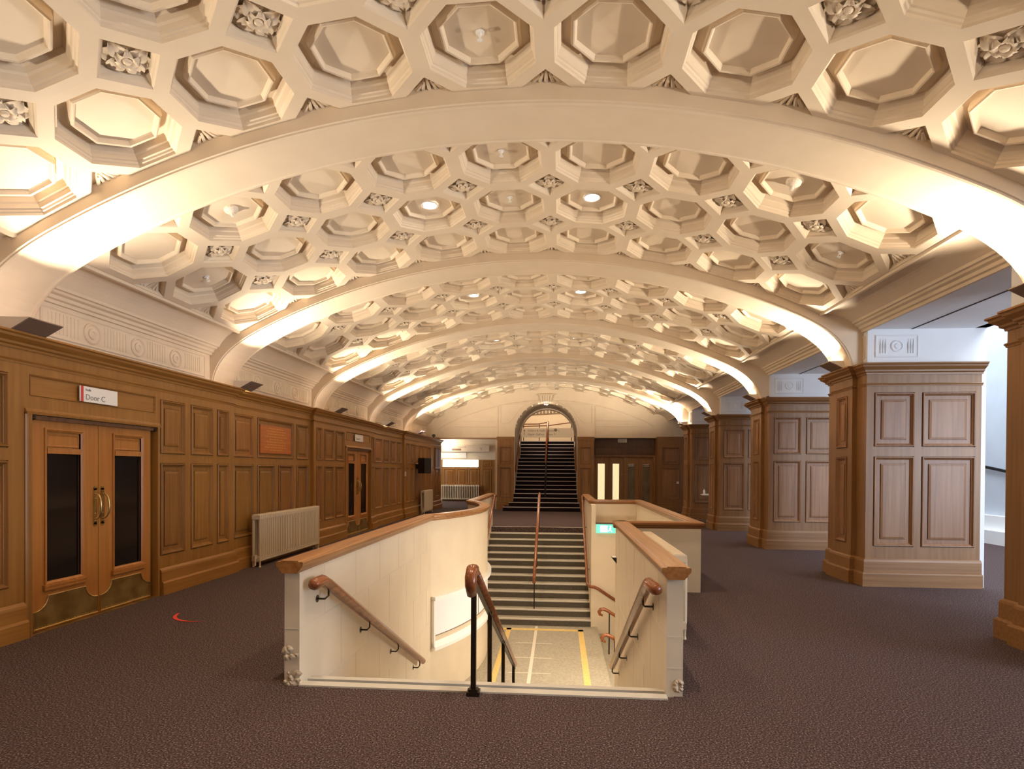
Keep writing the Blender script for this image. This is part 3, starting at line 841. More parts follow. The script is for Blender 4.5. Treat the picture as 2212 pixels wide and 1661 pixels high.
cap([(RWX-.04, 7.80, 0), (CW-LT/2, 7.80, 0), (CW-LT/2, FY+LT/2, 0), (.755, FY+LT/2, 0), (.755, 16.5, 0)], 'balustrade_cap', 'oak cap running round the side well right of the stairs', 'cap_x')

# landing and flights
ld = MB().box(-2.4, .85, 7.5, 12.8, LOW-.25, LOW)
landing = struct(ld.build('floor_landing', 'stone'))
tp = thing('floor_tape', (-.25, 10.5, LOW), 'yellow tape rectangle stuck on the grey landing', 'floor marking')
for nm, x0, x1, y0, y1 in (('tape', .42, .53, 8.2, 12.50), ('tape', -1.20, .53, 12.36, 12.50), ('tape', -1.12, -1.02, 8.0, 12.50)):
    MB().box(x0, x1, y0, y1, LOW, LOW+.003).build('tape_strip', 'yellow', tp)
jt = MB().box(-.51, -.45, 7.6, 12.70, LOW, LOW+.002)
for y in (8.3, 9.0, 9.75, 10.55, 11.45): jt.box(-.85, -.12, y-.012, y+.012, LOW, LOW+.0015)
jt.build('floor_joint', 'joint', landing)
NR = 13; RS = -LOW/NR
def flight(name, x0, x1, yb, yt, zb, zt, n, label, mt, mr, mn, nos=.05, extra=None):
    """n risers rising from (yb, zb) to (yt, zt) along y"""
    root = thing(name, ((x0+x1)/2, yb, zb), label, 'stairs')
    rs = (zt-zb)/n; tr = (yt-yb)/(n-1)
    body = MB(); rz = MB()
    for i in range(n-1):
        y = yb+i*tr; z = zb+(i+1)*rs
        body.box(x0, x1, min(y, yt), max(y, yt), z-rs*.98 if i else zb-.1, z)
    body.build('treads', mt, root)
    for i in range(n):
        y = yb+i*tr; z = zb+i*rs; s = 1 if yt > yb else -1
        rz.box(x0, x1, min(y, y-s*.004), max(y, y-s*.004), z, z+rs-.012)
    rz.build('risers', mr, root)
    for i in range(n):
        y = yb+i*tr; z = zb+(i+1)*rs; s = 1 if yt > yb else -1
        MB().box(x0, x1, min(y-s*.012, y+s*nos), max(y-s*.012, y+s*nos), z-.022, z+.003).build('nosing', mn, root)
    return root
flight('staircase', -1.90, .71, 12.76, 16.12, LOW, 0, 13, 'grey stone flight rising from the landing to the carpet beyond', 'stone', 'riser', 'nosing', .055)
flight('staircase', -1.90, .765, 7.62, 4.28, LOW, 0, 13, 'near stone flight going down from the carpet behind the white edge strip', 'stone', 'riser', 'nosing')
# floor edge strip at the head of the near flight
t = MB().box(-1.90, RWX, 4.075, 4.16, -.06, .012).build('edge_strip', 'nosing'); struct(t)
# flight going down to the right
sd = thing('staircase', (.85, 10.3, LOW), 'pale steps descending to the right behind the right stair wall', 'stairs')
for i in range(6):
    MB().box(.85+i*.29, .85+(i+1)*.29 if i < 5 else 3.2, 7.9, 12.76, LOW-RS*(i+1)-.12, LOW-RS*(i+1)).build('step', 'stone', sd)

# ------------------------------------------------------------------ niche in the bowed wall
nz = thing('display_niche', (-1.5, 9.6, -.8), 'white curved display recess with sill on the bowed stair wall', 'niche')
def arc_band(r0, r1, z0, z1, q0, q1, n=20):
    ins, ous = bow(r0, n, q0, q1), bow(r1, n, q0, q1)
    return MB().rings([[(a[0], a[1], z0), (b[0], b[1], z0), (b[0], b[1], z1), (a[0], a[1], z1)] for a, b in zip(ins, ous)], True, True, True)
Q0, Q1 = -.99, .80
arc_band(RB-.02, RB+.075, -.36, -.30, Q0, Q1).build('top_rail', 'bright', nz)
sl = MB()
ins, mid, ous = bow(RB-.02, 20, Q0, Q1), bow(RB+.01, 20, Q0, Q1), bow(RB+.075, 20, Q0, Q1)
sl.rings([[(a[0], a[1], -1.10), (c[0], c[1], -1.10), (c[0], c[1], -1.05), (b[0], b[1], -.99), (a[0], a[1], -.97)] for a, b, c in zip(ins, mid, ous)], True, True, True)
sl.build('sill', 'bright', nz)
for q in (Q0, Q1-.012): arc_band(RB-.02, RB+.055, -1.06, -.34, q, q+.012, 2).build('jamb', 'bright', nz)
arc_band(RB-.02, RB+.006, -.90, -.36, Q0+.02, Q1-.02).build('display_panel', 'white', nz)
arc_band(RB-.02, RB+.012, -.905, -.893, Q0+.02, Q1-.02).build('shadow_line', 'bracket', nz)
arc_band(RB-.02, RB+.012, -.90, -.36, -.30, -.294, 2).build('panel_joint', 'bracket', nz)
arc_band(RB-.02, RB+.07, .02, .07, -.1, .95).build('upper_ledge', 'bright', nz) if False else None

# ------------------------------------------------------------------ handrails
def wall_bracket(root, p_rail, p_wall):
    """bent arm from under the rail to a round plate on the wall"""
    a, b = Vector(p_rail), Vector(p_wall)
    mb = MB().tube([a, (a.x, a.y, b.z+.02), ((a.x*.8+b.x*.2), b.y, b.z), b], .008, 8)
    mb.lathe([(.030, -.003), (.030, .003)], b, 12, 'x')
    mb.build('bracket', 'metal', root)
def slope(p, q, y): t = (y-p[1])/(q[1]-p[1]); return p[2]+(q[2]-p[2])*t
t = thing('handrail', (-1.82, 4.2, .7), 'brown wall handrail on the left stair wall, descending from the front', 'handrail')
A, B = (-1.82, 4.42, .690), (-1.82, 7.62, -.985)
MB().tube([(-1.82, 4.13, .735), (-1.82, 4.16, .737), (-1.82, 4.30, .737), A, B, (-1.82, 7.66, -1.006)], [.034, .046, .048, .044, .040, .024], 12).build('rail', 'rail', t, True)
for y in (4.43, 5.43, 6.43, 7.45): z = slope(A, B, y); wall_bracket(t, (-1.82, y, z-.03), (-1.90, y-.03, z-.11))
t = thing('handrail', (.68, 4.2, .7), 'brown wall handrail on the right stair wall, descending from the front', 'handrail')
A, B = (.68, 4.60, .665), (.68, 7.35, -.88)
MB().tube([(.70, 4.13, .755), (.685, 4.17, .757), (.68, 4.42, .745), A, B, (.70, 7.42, -.90)], [.034, .046, .048, .044, .040, .028], 12).build('rail', 'rail', t, True)
for y in (4.72, 5.62, 6.5, 7.32): z = slope(A, B, y); wall_bracket(t, (.68, y, z-.03), (.765, y+.02, z-.10))
# centre rail with dark posts
t = thing('centre_handrail', (-.6, 4.05, 0), 'free standing handrail with rounded end and dark posts at the head of the near stairs', 'handrail')
A, B = (-.6, 4.12, .845), (-.6, 7.92, -1.09)
hr = MB().tube([(-.6, 3.93, .735), (-.6, 3.90, .80), (-.6, 3.905, .862), (-.6, 3.96, .905), (-.6, 4.04, .895), A], [.030, .040, .043, .042, .038, .034], 12)
hr.build('rail_end', 'rail', t, True)
MB().tube([A, B], .038, 12).build('rail', 'rail', t, True)
MB().prism([(-.615, 4.05, .80), (-.615, 7.90, -1.15), (-.615, 7.90, -1.135), (-.615, 4.05, .815)], (.03, 0, 0)).build('under_bar', 'metal', t)
for y in (4.05, 5.02, 6.26, 7.72):
    zt = slope(A, B, y)-.03
    zb = 0 if y < 4.2 else -math.ceil((y-4.28)/((7.62-4.28)/12)+1e-6)*RS
    zb = max(zb, LOW)
    po = MB().box(-.618, -.582, y-.018, y+.018, zb, zt)
    po.build('post', 'metal', t)
MB().box(-.645, -.555, 4.005, 4.095, 0, .03).box(-.632, -.568, 4.018, 4.082, .03, .045).build('base_collar', 'metal', t)
# rails of the rear flight
p0_, p1_ = (0, 12.9, LOW+.16), (0, 16.12, .02)
def fl_z(y): return slope((0, 12.76, LOW+RS), (0, 16.12, RS), y)
t = thing('handrail', (-.555, 14.5, -.5), 'wooden centre handrail up the grey stone flight, on slim posts', 'handrail')
MB().tube([(-.555, 12.95, fl_z(12.95)+.66), (-.555, 13.02, fl_z(13.02)+.72), (-.555, 16.1, fl_z(16.1)+.74), (-.555, 16.3, fl_z(16.2)+.75)], .036, 10).build('rail', 'rail', t, True)
for y in (13.1, 14.5, 16.0): MB().tube([(-.555, y, fl_z(y)-.12), (-.555, y, fl_z(y)+.72)], .014, 8).build('post', 'metal', t)
for sx, xw, lab in ((-1.82, -1.90, 'wooden wall handrail on the left of the grey stone flight'), (.64, .71, 'wooden wall handrail on the right of the grey stone flight')):
    t = thing('handrail', (sx, 14.5, -.5), lab, 'handrail')
    pts = [(sx, 12.95, fl_z(12.95)+.66), (sx, 16.15, fl_z(16.15)+.72), (sx, 16.5, fl_z(16.2)+.66)]
    if sx > 0: pts = [(1.9, 12.68, -1.66), (.86, 12.68, -.99), (.78, 12.67, -.955), (.68, 12.72, -.95)] + pts
    MB().tube(pts, .034, 10).build('rail', 'rail', t, True)
    for y in (13.5, 15.0, 16.2): wall_bracket(t, (sx, y, fl_z(y)+.66), (xw, y, fl_z(y)+.60))
# double rail of the descending side flight
for i, (y, zz, lab) in enumerate(((11.35, 0, 'upper scroll ended wooden rail over the side steps'), (10.55, -.0, 'nearer scroll ended wooden rail over the side steps'))):
    dz = -.02 if i == 0 else -.30
    t = thing('side_handrail', (.95, y, LOW), lab, 'handrail')
    sc_ = [(.86, y, -1.22+dz), (.81, y, -1.20+dz), (.79, y, -1.15+dz), (.82, y, -1.10+dz), (.88, y, -1.09+dz), (.96, y, -1.125+dz), (2.2, y, -1.90+dz)]
    MB().tube(sc_, [.018, .028, .034, .036, .035, .032, .030], 10).build('rail', 'rail', t, True)
    if i == 0: MB().tube([(.99, y, LOW-RS), (.99, y, -1.15)], .013, 8).build('post', 'metal', t)
    else: MB().tube([(1.02, y, LOW-RS), (1.02, y, -1.45)], .013, 8).build('post', 'metal', t)
# exit sign, corner lamp, radiator beside right wall
t = thing('exit_sign', (1.03, 12.72, .32), 'glowing green emergency exit sign on the wall above the side steps', 'sign')
MB().box(.815, 1.235, 12.72, 12.755, .225, .415).build('sign_face', 'exit', t)
MB().box(.90, 1.06, 12.716, 12.722, .25, .39).build('pictogram_panel', 'exit_white', t)
rm_ = MB().lathe([(.001, -.002), (.016, 0), (.001, .002)], (1.12, 12.716, .37), 10, 'y')
rm_.prism([(1.10, 12.714, .35), (1.14, 12.714, .345), (1.13, 12.714, .30), (1.16, 12.714, .255), (1.145, 12.714, .25), (1.115, 12.714, .295), (1.08, 12.714, .26), (1.07, 12.714, .27), (1.10, 12.714, .31)], (0, .004, 0))
rm_.build('running_figure', 'exit_white', t)
t = thing('corner_lamp', (.74, 7.8, .40), 'small black wedge lamp at the far end of the right stair wall', 'lamp')
MB().prism([(.765, 7.72, .44), (.70, 7.72, .44), (.765, 7.72, .36)], (0, .13, 0)).build('lamp_body', 'black', t)
MB().box(.71, .76, 7.73, 7.84, .44, .448).build('lens', 'sign', t)
radiator((1.06, 5.55, 0), 2.05, .80, 'cream radiator standing behind the right stair wall', 'left')
# unseen fill lights, added to brighten the stair well and bowed wall
area('stair_well_fill', (1.45, 9.3, -.15), (-.75, .25, -.45), 1.4, .4, 26, (1, .84, .60))
area('bowed_wall_fill', (1.15, 8.2, -.35), (-.9, .35, -.15), .5, .3, 24, (1, .95, .88))

# ================================================================== END WALL
def rib_z(dx):
    dx = abs(dx)
    if dx <= 4.0: return 4.70-9.30+math.sqrt(9.3**2-dx*dx)
    for (x0, z0), (x1, z1) in zip(RP, RP[1:]):
        if x0 < 0 and abs(x1) <= dx <= abs(x0) and x0 != x1:
            return z0+(z1-z0)*(abs(x0)-dx)/(abs(x0)-abs(x1))
    return 2.9
AX, AR, ASZ = -.555, 1.255, 3.10
def low_z(x):
    if x < -2.60: return 2.875
    if x < AX-AR: return 0
    if x <= AX+AR: return ASZ+math.sqrt(max(0, AR*AR-(x-AX)**2))
    if x < 1.36: return 0
    if x < 3.86: return 2.90
    return 0
xs = sorted(set([-5.45, -2.6001, -2.5999, AX-AR-1e-4, AX-AR, AX+AR, AX+AR+1e-4, 1.3599, 1.3601, 3.8599, 3.8601, 5.87] + [-5.45+.22*i for i in range(51)] + [AX+AR*math.sin(PI/2*i/14) for i in range(-14, 15)]))
mb = MB()
for a, b in zip(xs, xs[1:]):
    if b-a < 5e-4: continue
    e = 1e-5
    za, zb = low_z(a+e), low_z(b-e)
    P = [(a, ENDY, za), (b, ENDY, zb), (b, ENDY, 5.0), (a, ENDY, 5.0)]
    mb.prism(P, (0, .45, 0))
wb = struct(mb.build('wall_back', 'plaster'))
# moulded lines on the end wall
ml = MB()
def arcpts(off, x0, x1, n=30): return [(XC+x0+(x1-x0)*i/n, ENDY-.004, rib_z(x0+(x1-x0)*i/n)-off+TILT*(x0+(x1-x0)*i/n)) for i in range(n+1)]
ml.tube(arcpts(.30, -4.35, 4.35), .028, 6)
for x in (AX-AR-.70, AX+AR+.72):
    ml.tube([(x, ENDY-.004, 2.95), (x, ENDY-.004, rib_z(x-XC)-.32)], .022, 6)
for s in (-1, 1):
    x0 = AX+s*(AR+.72); x1 = AX+s*3.4
    for z in (3.35, 3.58): ml.tube([(x0, ENDY-.004, z), (x1+s*(.35 if z < 3.4 else 0), ENDY-.004, z)], .014, 5)
    xa = AX+s*(AR+.10); xb = AX+s*(AR+.58)
    tri = [(xb, 4.22), (xb, 3.5), (xa+s*.16, 3.5)] + [(AX+s*(AR+.16)*math.cos(q), ASZ+(AR+.16)*math.sin(q)) for q in (.45, .65, .85, 1.0)]
    ml.tube([(x, ENDY-.004, z) for x, z in tri+[tri[0]]], .012, 5)
ml.build('wall_moulding', 'plaster', wb)
ar = MB(); n = 40; rr = []
for i in range(n+1):
    q = PI*i/n; c, s_ = math.cos(q), math.sin(q)
    rr.append([(AX+(AR+o)*c, y, ASZ+(AR+o)*s_) for o, y in ((0, ENDY-.02), (.035, ENDY-.03), (.07, ENDY-.02), (.08, ENDY))])
ar.rings(rr, False); ar.build('arch_moulding', 'plaster', wb)
ks = MB()
for i in range(5):
    x = AX+(i-2)*.085
    ks.prism([(x-.036, ENDY, 4.36), (x+.036, ENDY, 4.36), (x*1+.046+(i-2)*.02, ENDY, 4.60), (x-.046+(i-2)*.02, ENDY, 4.60)], (0, -.06, 0))
ks.box(AX-.30, AX+.30, ENDY-.09, ENDY, 4.60, 4.65); ks.build('keystone', 'plaster', wb)
# tunnel of the archway
tn = MB(); rr = []
prof = [(AX-AR, 0)] + [(AX-AR*math.cos(PI*i/28), ASZ+AR*math.sin(PI*i/28)) for i in range(29)] + [(AX+AR, 0)]
for y in (ENDY+.02, 25.75): rr.append([(x, y, z) for x, z in prof])
tn.rings(rr, False)
hz = [(x*.9+AX*.1, z) for x, z in prof]
rr = [[(x, 25.75, z) for x, z in prof], [(AX+(x-AX)*.955, 25.75, ASZ+(z-ASZ)*.955 if z > ASZ else z) for x, z in prof], [(AX+(x-AX)*.955, 26.1, ASZ+(z-ASZ)*.955 if z > ASZ else z) for x, z in prof]]
tn.rings(rr, False)
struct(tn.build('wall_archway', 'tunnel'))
t = thing('spot_lamp', (AX, 23.6, 4.30), 'small bright lamp under the crown of the far archway', 'lamp')
MB().lathe([(.001, 0), (.075, .0), (.075, .05), (.001, .05)], (AX, 23.55, 4.265), 14).build('lens', 'lit', t)
MB().lathe([(.076, .0), (.09, .005), (.09, .08), (.076, .08), (.076, 0)], (AX, 23.55, 4.265), 14, 'z', False).build('lamp_ring', 'bright', t)
point('archway_lamp', (AX, 23.6, 4.15), 14, WARM2, .06)
spot('archway_beam', (AX, 23.75, 4.10), (0, 3.2, -.9), 110, WARM2, 1.2, .7, .05)

# wooden pilasters at both sides of the archway, panelled ends
def end_pilaster(x0, x1, label, y=23.05, top=2.93):
    root = thing('wood_pilaster', ((x0+x1)/2, y, 0), label, 'pilaster', 'wooden pilasters of the end wall')
    path = [(x1, 23.3, 0), (x1, y, 0), (x0, y, 0), (x0, 23.3, 0)]
    o = top-TOP
    MB().sweep([(a, z+o) for a, z in CORN[1:]]+[(-.02, top)], path).build('cornice', 'pier_x', root)
    MB().sweep(SK, path).build('skirting', 'pier_x', root)
    w = x1-x0
    b = MB().box(x0, x1, y+.03, 23.6, 0, top-.02)
    stile_grid(b, (x0, y, 0), (1, 0, 0), (0, 0, 1), (0, -1, 0), w, top-.02, [(w*.16, w*.84, .5, 1.70), (w*.16, w*.84, 1.83, 2.52)])
    b.build('pilaster_body', 'pier', root)
    for z0, z1 in ((.5, 1.70), (1.83, 2.52)):
        panel_rings(MB(), (x0+w*.16, y, z0), (1, 0, 0), (0, 0, 1), (0, -1, 0), w*.68, z1-z0).build('wood_panel', 'pier_panel', root)
    return root
end_pilaster(-2.50, -1.84, 'wooden pilaster left of the far archway')
end_pilaster(.72, 1.36, 'wooden pilaster right of the far archway')
end_pilaster(3.84, 4.85, 'dark wooden wall panel between the far glazed doors and the farthest pier', 23.0)
# lintels
struct(MB().box(-5.45, -2.50, 23.22, 23.30, 2.84, 2.90).build('trim_8', 'oak_x'))

# doors in the end wall, right
t = thing('door_3', (2.6, 23.75, 0), 'four leaf glazed wooden doors at the far right of the end wall', 'door'); t['kind'] = 'structure'
MB().box(1.36, 3.9, 23.72, 23.9, 2.19, 2.95).build('door_head', 'dark_oak', t)
for a, b in ((1.46, 2.52), (2.68, 3.78)): panel_rings(MB(), (a, 23.72, 2.27), (1, 0, 0), (0, 0, 1), (0, -1, 0), b-a, .26, .02, .05, .012, False, -.004).build('head_panel', 'dark_oak', t)
MB().box(1.36, 1.43, 23.66, 23.9, 0, 2.20).box(3.80, 3.90, 23.66, 23.9, 0, 2.20).box(1.36, 3.9, 23.64, 23.74, 2.16, 2.21).build('door_frame', 'pier', t)
LV = [(1.43, 2.01), (2.02, 2.60), (2.61, 3.20), (3.21, 3.80)]; GL = [(1.565, 1.845), (2.165, 2.425), (2.775, 3.04), (3.37, 3.65)]
for i, ((a, b), (g0, g1)) in enumerate(zip(LV, GL)):
    lf = MB(); y0, y1 = 23.76, 23.81; z0, z1 = .35, 1.875
    lf.box(a, g0, y0, y1, .01, 2.16).box(g1, b, y0, y1, .01, 2.16).box(g0, g1, y0, y1, .01, z0).box(g0, g1, y0, y1, z1, 2.16)
    leaf = lf.build('door_leaf', 'pier', t)
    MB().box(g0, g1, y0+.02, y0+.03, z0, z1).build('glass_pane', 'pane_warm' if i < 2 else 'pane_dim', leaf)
    if i in (1, 2):
        hx = b-.06 if i == 1 else a+.06
        MB().tube([(hx-.03, y0-.03, 1.44), (hx+.03, y0-.03, 1.44)], .012, 6).tube([(hx, y0, 1.44), (hx, y0-.03, 1.44)], .012, 6).build('handle', 'brass', leaf)
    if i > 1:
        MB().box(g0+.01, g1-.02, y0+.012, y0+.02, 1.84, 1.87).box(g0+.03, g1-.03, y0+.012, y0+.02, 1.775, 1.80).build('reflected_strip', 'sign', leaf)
s = thing('door_sign', (2.54, 23.68, 2.8), 'small grey sign over the far glazed doors', 'sign')
MB().box(2.36, 2.72, 23.68, 23.715, 2.735, 2.885).build('sign_board', 'sign', s)
label_mesh('lettering', 'Door F', .085, (2.40, 23.679, 2.775), (1, 0, 0), (0, 0, 1), 'ink', s)
t = thing('wall_switch', (4.62, 22.99, 1.12), 'small white socket on the dark panel right of the far glazed doors', 'switch')
MB().box(4.57, 4.66, 22.975, 22.999, 1.09, 1.18).build('plate', 'bright', t); MB().box(4.60, 4.63, 22.968, 22.976, 1.12, 1.15).build('rocker', 'sign', t)

# ================================================================== UPPER STAIRS
UZ = 2.95; UN = 18; URS = UZ/UN
us = flight('upper_staircase', AX-AR-.02, AX+AR+.02, 22.95, 26.85, 2*URS, UZ, 16, 'tall black carpeted stairs with pale metal nosings climbing through the far archway', 'step_black', 'step_black', 'silver', .03)
for i, (x0, x1, y0) in enumerate(((-2.18, .80, 22.25), (-1.98, .78, 22.60))):
    z = (i+1)*URS
    MB().box(x0, x1, y0, 23.1, z-URS, z).build('bottom_step', 'step_black', us)
    MB().box(x0, x1, y0-.012, y0+.03, z-.022, z+.003).build('nosing', 'silver', us)
def us_z(y): return slope((0, 22.95, 3*URS), (0, 26.85, UZ), y)
t = thing('handrail', (AX, 24.5, 2), 'centre handrail of the black stairs, dark posts with a wooden grip', 'handrail')
MB().tube([(AX-.02, 23.9, us_z(23.9)+.80), (AX, 26.85, us_z(26.85)+.88), (AX, 27.0, us_z(26.95)+.86)], .04, 8).build('rail', 'rail', t, True)
for y in (23.0, 24.0, 25.4, 26.8): MB().tube([(AX, y, us_z(y)-.15), (AX, y, us_z(y)+.84)], .028, 8).build('post', 'metal', t)
MB().tube([(AX, 23.0, us_z(23.0)+.84), (AX, 23.9, us_z(23.9)+.80)], .02, 8).build('lower_bar', 'metal', t)
for x, lab in ((AX-AR+.05, 'wooden wall rail left of the black stairs'), (AX+AR-.05, 'wooden wall rail right of the black stairs')):
    t = thing('handrail', (x, 24.5, 2), lab, 'handrail')
    MB().tube([(x, 23.3, us_z(23.3)+.84), (x, 26.6, us_z(26.6)+.84)], .032, 8).build('rail', 'rail', t, True)
    for y in (23.6, 25, 26.4): MB().tube([(x, y, us_z(y)+.80), (x+(.05 if x > AX else -.05), y, us_z(y)+.76)], .012, 6).build('bracket', 'metal', t)
struct(MB().box(-2.28, 2.0, 26.85, 32, UZ-.2, UZ).build('floor_upper', 'carpet'))
ub = MB().box(-2.48, 2.2, 31.8, 32.1, UZ-.2, 7.0); ub.box(-2.48, -2.28, 26.1, 31.8, 3.41, 7).box(-2.48, -2.28, 29.1, 31.8, UZ, 3.41); ub.box(2.0, 2.2, 26.1, 31.8, UZ, 7)
wu = struct(ub.build('wall_upper', 'plaster'))
struct(MB().box(-2.48, 2.2, 25.6, 32.1, 7, 7.2).build('ceiling_upper', 'plaster'))
struct(MB().box(-2.28, AX-AR-.02, 25.6, 26.1, UZ, 7).box(AX+AR+.02, 2.2, 25.6, 26.1, UZ, 7).box(-2.48, 2.2, 25.6, 26.1, 4.38, 7).build('wall_upper_front', 'plaster'))
dn = MB()
for i in range(22):
    x = -2.2+i*.185; z = 4.66+i*.011
    dn.box(x, x+.11, 31.74, 31.80, z, z+.15)
dn.build('dentil', 'tunnel', wu)
dm = MB(); dm.prism([(-2.25, 31.74, 4.62), (1.98, 31.74, 4.87), (1.98, 31.74, 4.85), (-2.25, 31.74, 4.60)], (0, .06, 0)); dm.build('dentil_band', 'tunnel', wu)
area('upper_hall_lamp', (-.5, 29.2, 6.8), (0, .1, -1), 2.5, 2.5, 105, WARM2)
# landing rail and banner
t = thing('landing_balustrade', (AX, 27.1, UZ), 'metal and wood railing on the landing above the black stairs', 'railing')
Z0 = UZ
MB().tube([(-1.85, 27.2, Z0+.81), (-1.0, 27.2, Z0+.82), (-.56, 27.2, Z0+.90)], .024, 8).build('top_rail', 'rail', t)
MB().tube([(-1.75, 27.2, Z0+.71), (-.55, 27.2, Z0+.74), (.62, 27.2, Z0+.90)], .024, 8).build('middle_rail', 'rail', t)
for x in (-1.70, -.96, .55): MB().box(x-.018, x+.018, 27.18, 27.22, Z0, Z0+.83).build('post', 'metal', t)
MB().box(AX-.045, AX+.045, 27.15, 27.24, Z0, Z0+.92).build('newel', 'rail', t)
s = thing('direction_banner', (-.6, 27.0, 3.33), 'long beige direction banner hung across the top of the black stairs', 'sign')
MB().box(-1.79, .62, 26.99, 27.02, 3.12, 3.56).build('banner_board', 'sign_beige', s)
label_mesh('lettering', 'Gallery & Stalls   Doors F-L', .135, (-1.50, 26.989, 3.40), (1, 0, 0), (0, 0, 1), 'ink_brown', s)
label_mesh('lettering', 'Upper Gallery   Floor 3', .135, (-1.50, 26.989, 3.23), (1, 0, 0), (0, 0, 1), 'ink_brown', s)
MB().lathe([(.001, 0), (.07, 0), (.07, -.003), (.001, -.003)], (-.03 if False else -.19, 26.988, 3.47), 18, 'y').build('round_symbol', 'ink_brown', s)
MB().box(-1.665, -1.645, 26.985, 26.99, 3.25, 3.46).prism([(-1.71, 26.985, 3.43), (-1.60, 26.985, 3.43), (-1.655, 26.985, 3.50)], (0, .004, 0)).build('arrow', 'ink_brown', s)

# ================================================================== LEFT PASSAGE
BY = 28.9
pb = MB().box(-9.5, -1.9, BY, BY+.2, 0, 3.6); wpb = struct(pb.build('wall_passage', 'paint'))
struct(MB().box(-9.5, -5.45, 23.6, 24.0, 0, 3.6).build('wall_passage_front', 'oak'))
struct(MB().box(-9.5, -1.9, 23.4, 29.1, 3.35, 3.6).build('ceiling_passage', 'plaster'))
struct(MB().box(-2.5, -2.3, 23.5, 28.9, 0, 3.4).build('wall_passage_right', 'pier'))
struct(MB().box(-9.7, -9.5, 23.6, 29.1, 0, 3.6).build('wall_passage_end', 'paint'))
dd = MB().box(-9.5, -2.5, BY-.05, BY, 0, 2.10).build('dado', 'oak', wpb)
x = -8.9; c = 0
for a, b in ((-7.4, -6.7), (-6.6, -5.95), (-5.82, -5.28), (-5.18, -4.66), (-4.56, -4.05), (-3.88, -3.42), (-3.25, -2.85)):
    panel_rings(MB(), (a, BY-.05, .45), (1, 0, 0), (0, 0, 1), (0, -1, 0), b-a, 1.20, deep=-.004).build('wood_panel', 'oak_panel', wpb)
    if a > -4: panel_rings(MB(), (a, BY-.05, 1.76), (1, 0, 0), (0, 0, 1), (0, -1, 0), b-a, .28, deep=-.004).build('wood_panel', 'oak_panel', wpb)
MB().sweep([(a, z) for a, z in SK], [(-2.5, BY-.05, 0), (-9.5, BY-.05, 0)]).build('skirting', 'oak_x', wpb)
radiator((-5.95, BY-.08, 0), 1.95, .82, 'cream radiator against the panelled wall of the far left passage', 'back', 22)
t = thing('wall_light', (-5.0, BY-.08, 1.93), 'long glowing white wall light above the passage panels', 'lamp')
MB().box(-5.88, -4.10, BY-.09, BY-.06, 1.75, 2.08).build('diffuser', 'tube', t); MB().box(-5.91, -4.07, BY-.062, BY-.05, 1.72, 2.10).build('light_frame', 'bright', t)
s = thing('direction_sign', (-4.7, BY-.12, 2.7), 'long beige direction sign in the far left passage', 'sign')
MB().box(-5.93, -3.52, BY-.14, BY-.11, 2.50, 2.83).build('sign_board', 'sign_beige', s)
MB().box(-5.42, -4.95, BY-.145, BY-.139, 2.56, 2.66).build('dark_label', 'ink_brown', s)
for x in (-5.6, -3.85): MB().box(x-.02, x+.02, BY-.112, BY+.01, 2.60, 2.72).build('bracket', 'metal', s)
label_mesh('lettering', 'Stalls   Doors A-E', .10, (-5.42, BY-.141, 2.70), (1, 0, 0), (0, 0, 1), 'ink_brown', s)
label_mesh('arrow', 'Y', .20, (-4.0, BY-.141, 2.57), (1, 0, 0), (0, 0, 1), 'ink_brown', s)
t = tag(MB().box(-6.0, -4.70, BY-.03, BY-.001, 2.19, 2.46).build('notice_board', 'sign'), 'pale blank board under the beige sign in the far left passage', 'board')
t = thing('wall_lamp', (-5.6, BY-.5, 3.0), 'bright wall lamp near the ceiling of the far left passage', 'lamp')
MB().lathe([(.001, -.10), (.10, -.08), (.16, 0), (.15, .06), (.001, .08)], (-5.6, BY-.35, 2.98), 18).build('shade', 'lit', t)
MB().tube([(-5.6, BY, 3.0), (-5.6, BY-.25, 3.02)], .02, 8).build('arm', 'metal', t)
point('passage_lamp', (-5.6, BY-.8, 2.75), 22, (1, .88, .66), .12)
area('passage_daylight', (-9.2, 26.5, 1.9), (1, 0, -.35), 3, 2, 110, (.80, .88, 1))
# small things: noticeboard and cctv at the end of the left wall
t = thing('notice_board', (XA, 23.3, 2.0), 'tall framed notice at the far end of the left wall, after the loudspeaker', 'frame')
MB().box(XA, XA+.03, 22.75, 23.78, 1.62, 2.48).build('frame', 'dark_oak', t); MB().box(XA+.03, XA+.036, 22.82, 23.25, 1.70, 2.42).box(XA+.03, XA+.036, 23.33, 23.72, 1.70, 2.42).build('notice', 'pinboard', t)
t = thing('camera_dome', (-4.95, 22.46, 2.83), 'small black security camera on the cornice at the far end of the left wall', 'camera')
MB().tube([(-4.98, 22.5, 2.83), (-4.98, 22.5, 2.90)], .03, 8).build('stand', 'black', t); MB().tube([(-5.02, 22.65, 2.95), (-4.92, 22.30, 2.93)], .06, 10).build('camera_body', 'black', t)

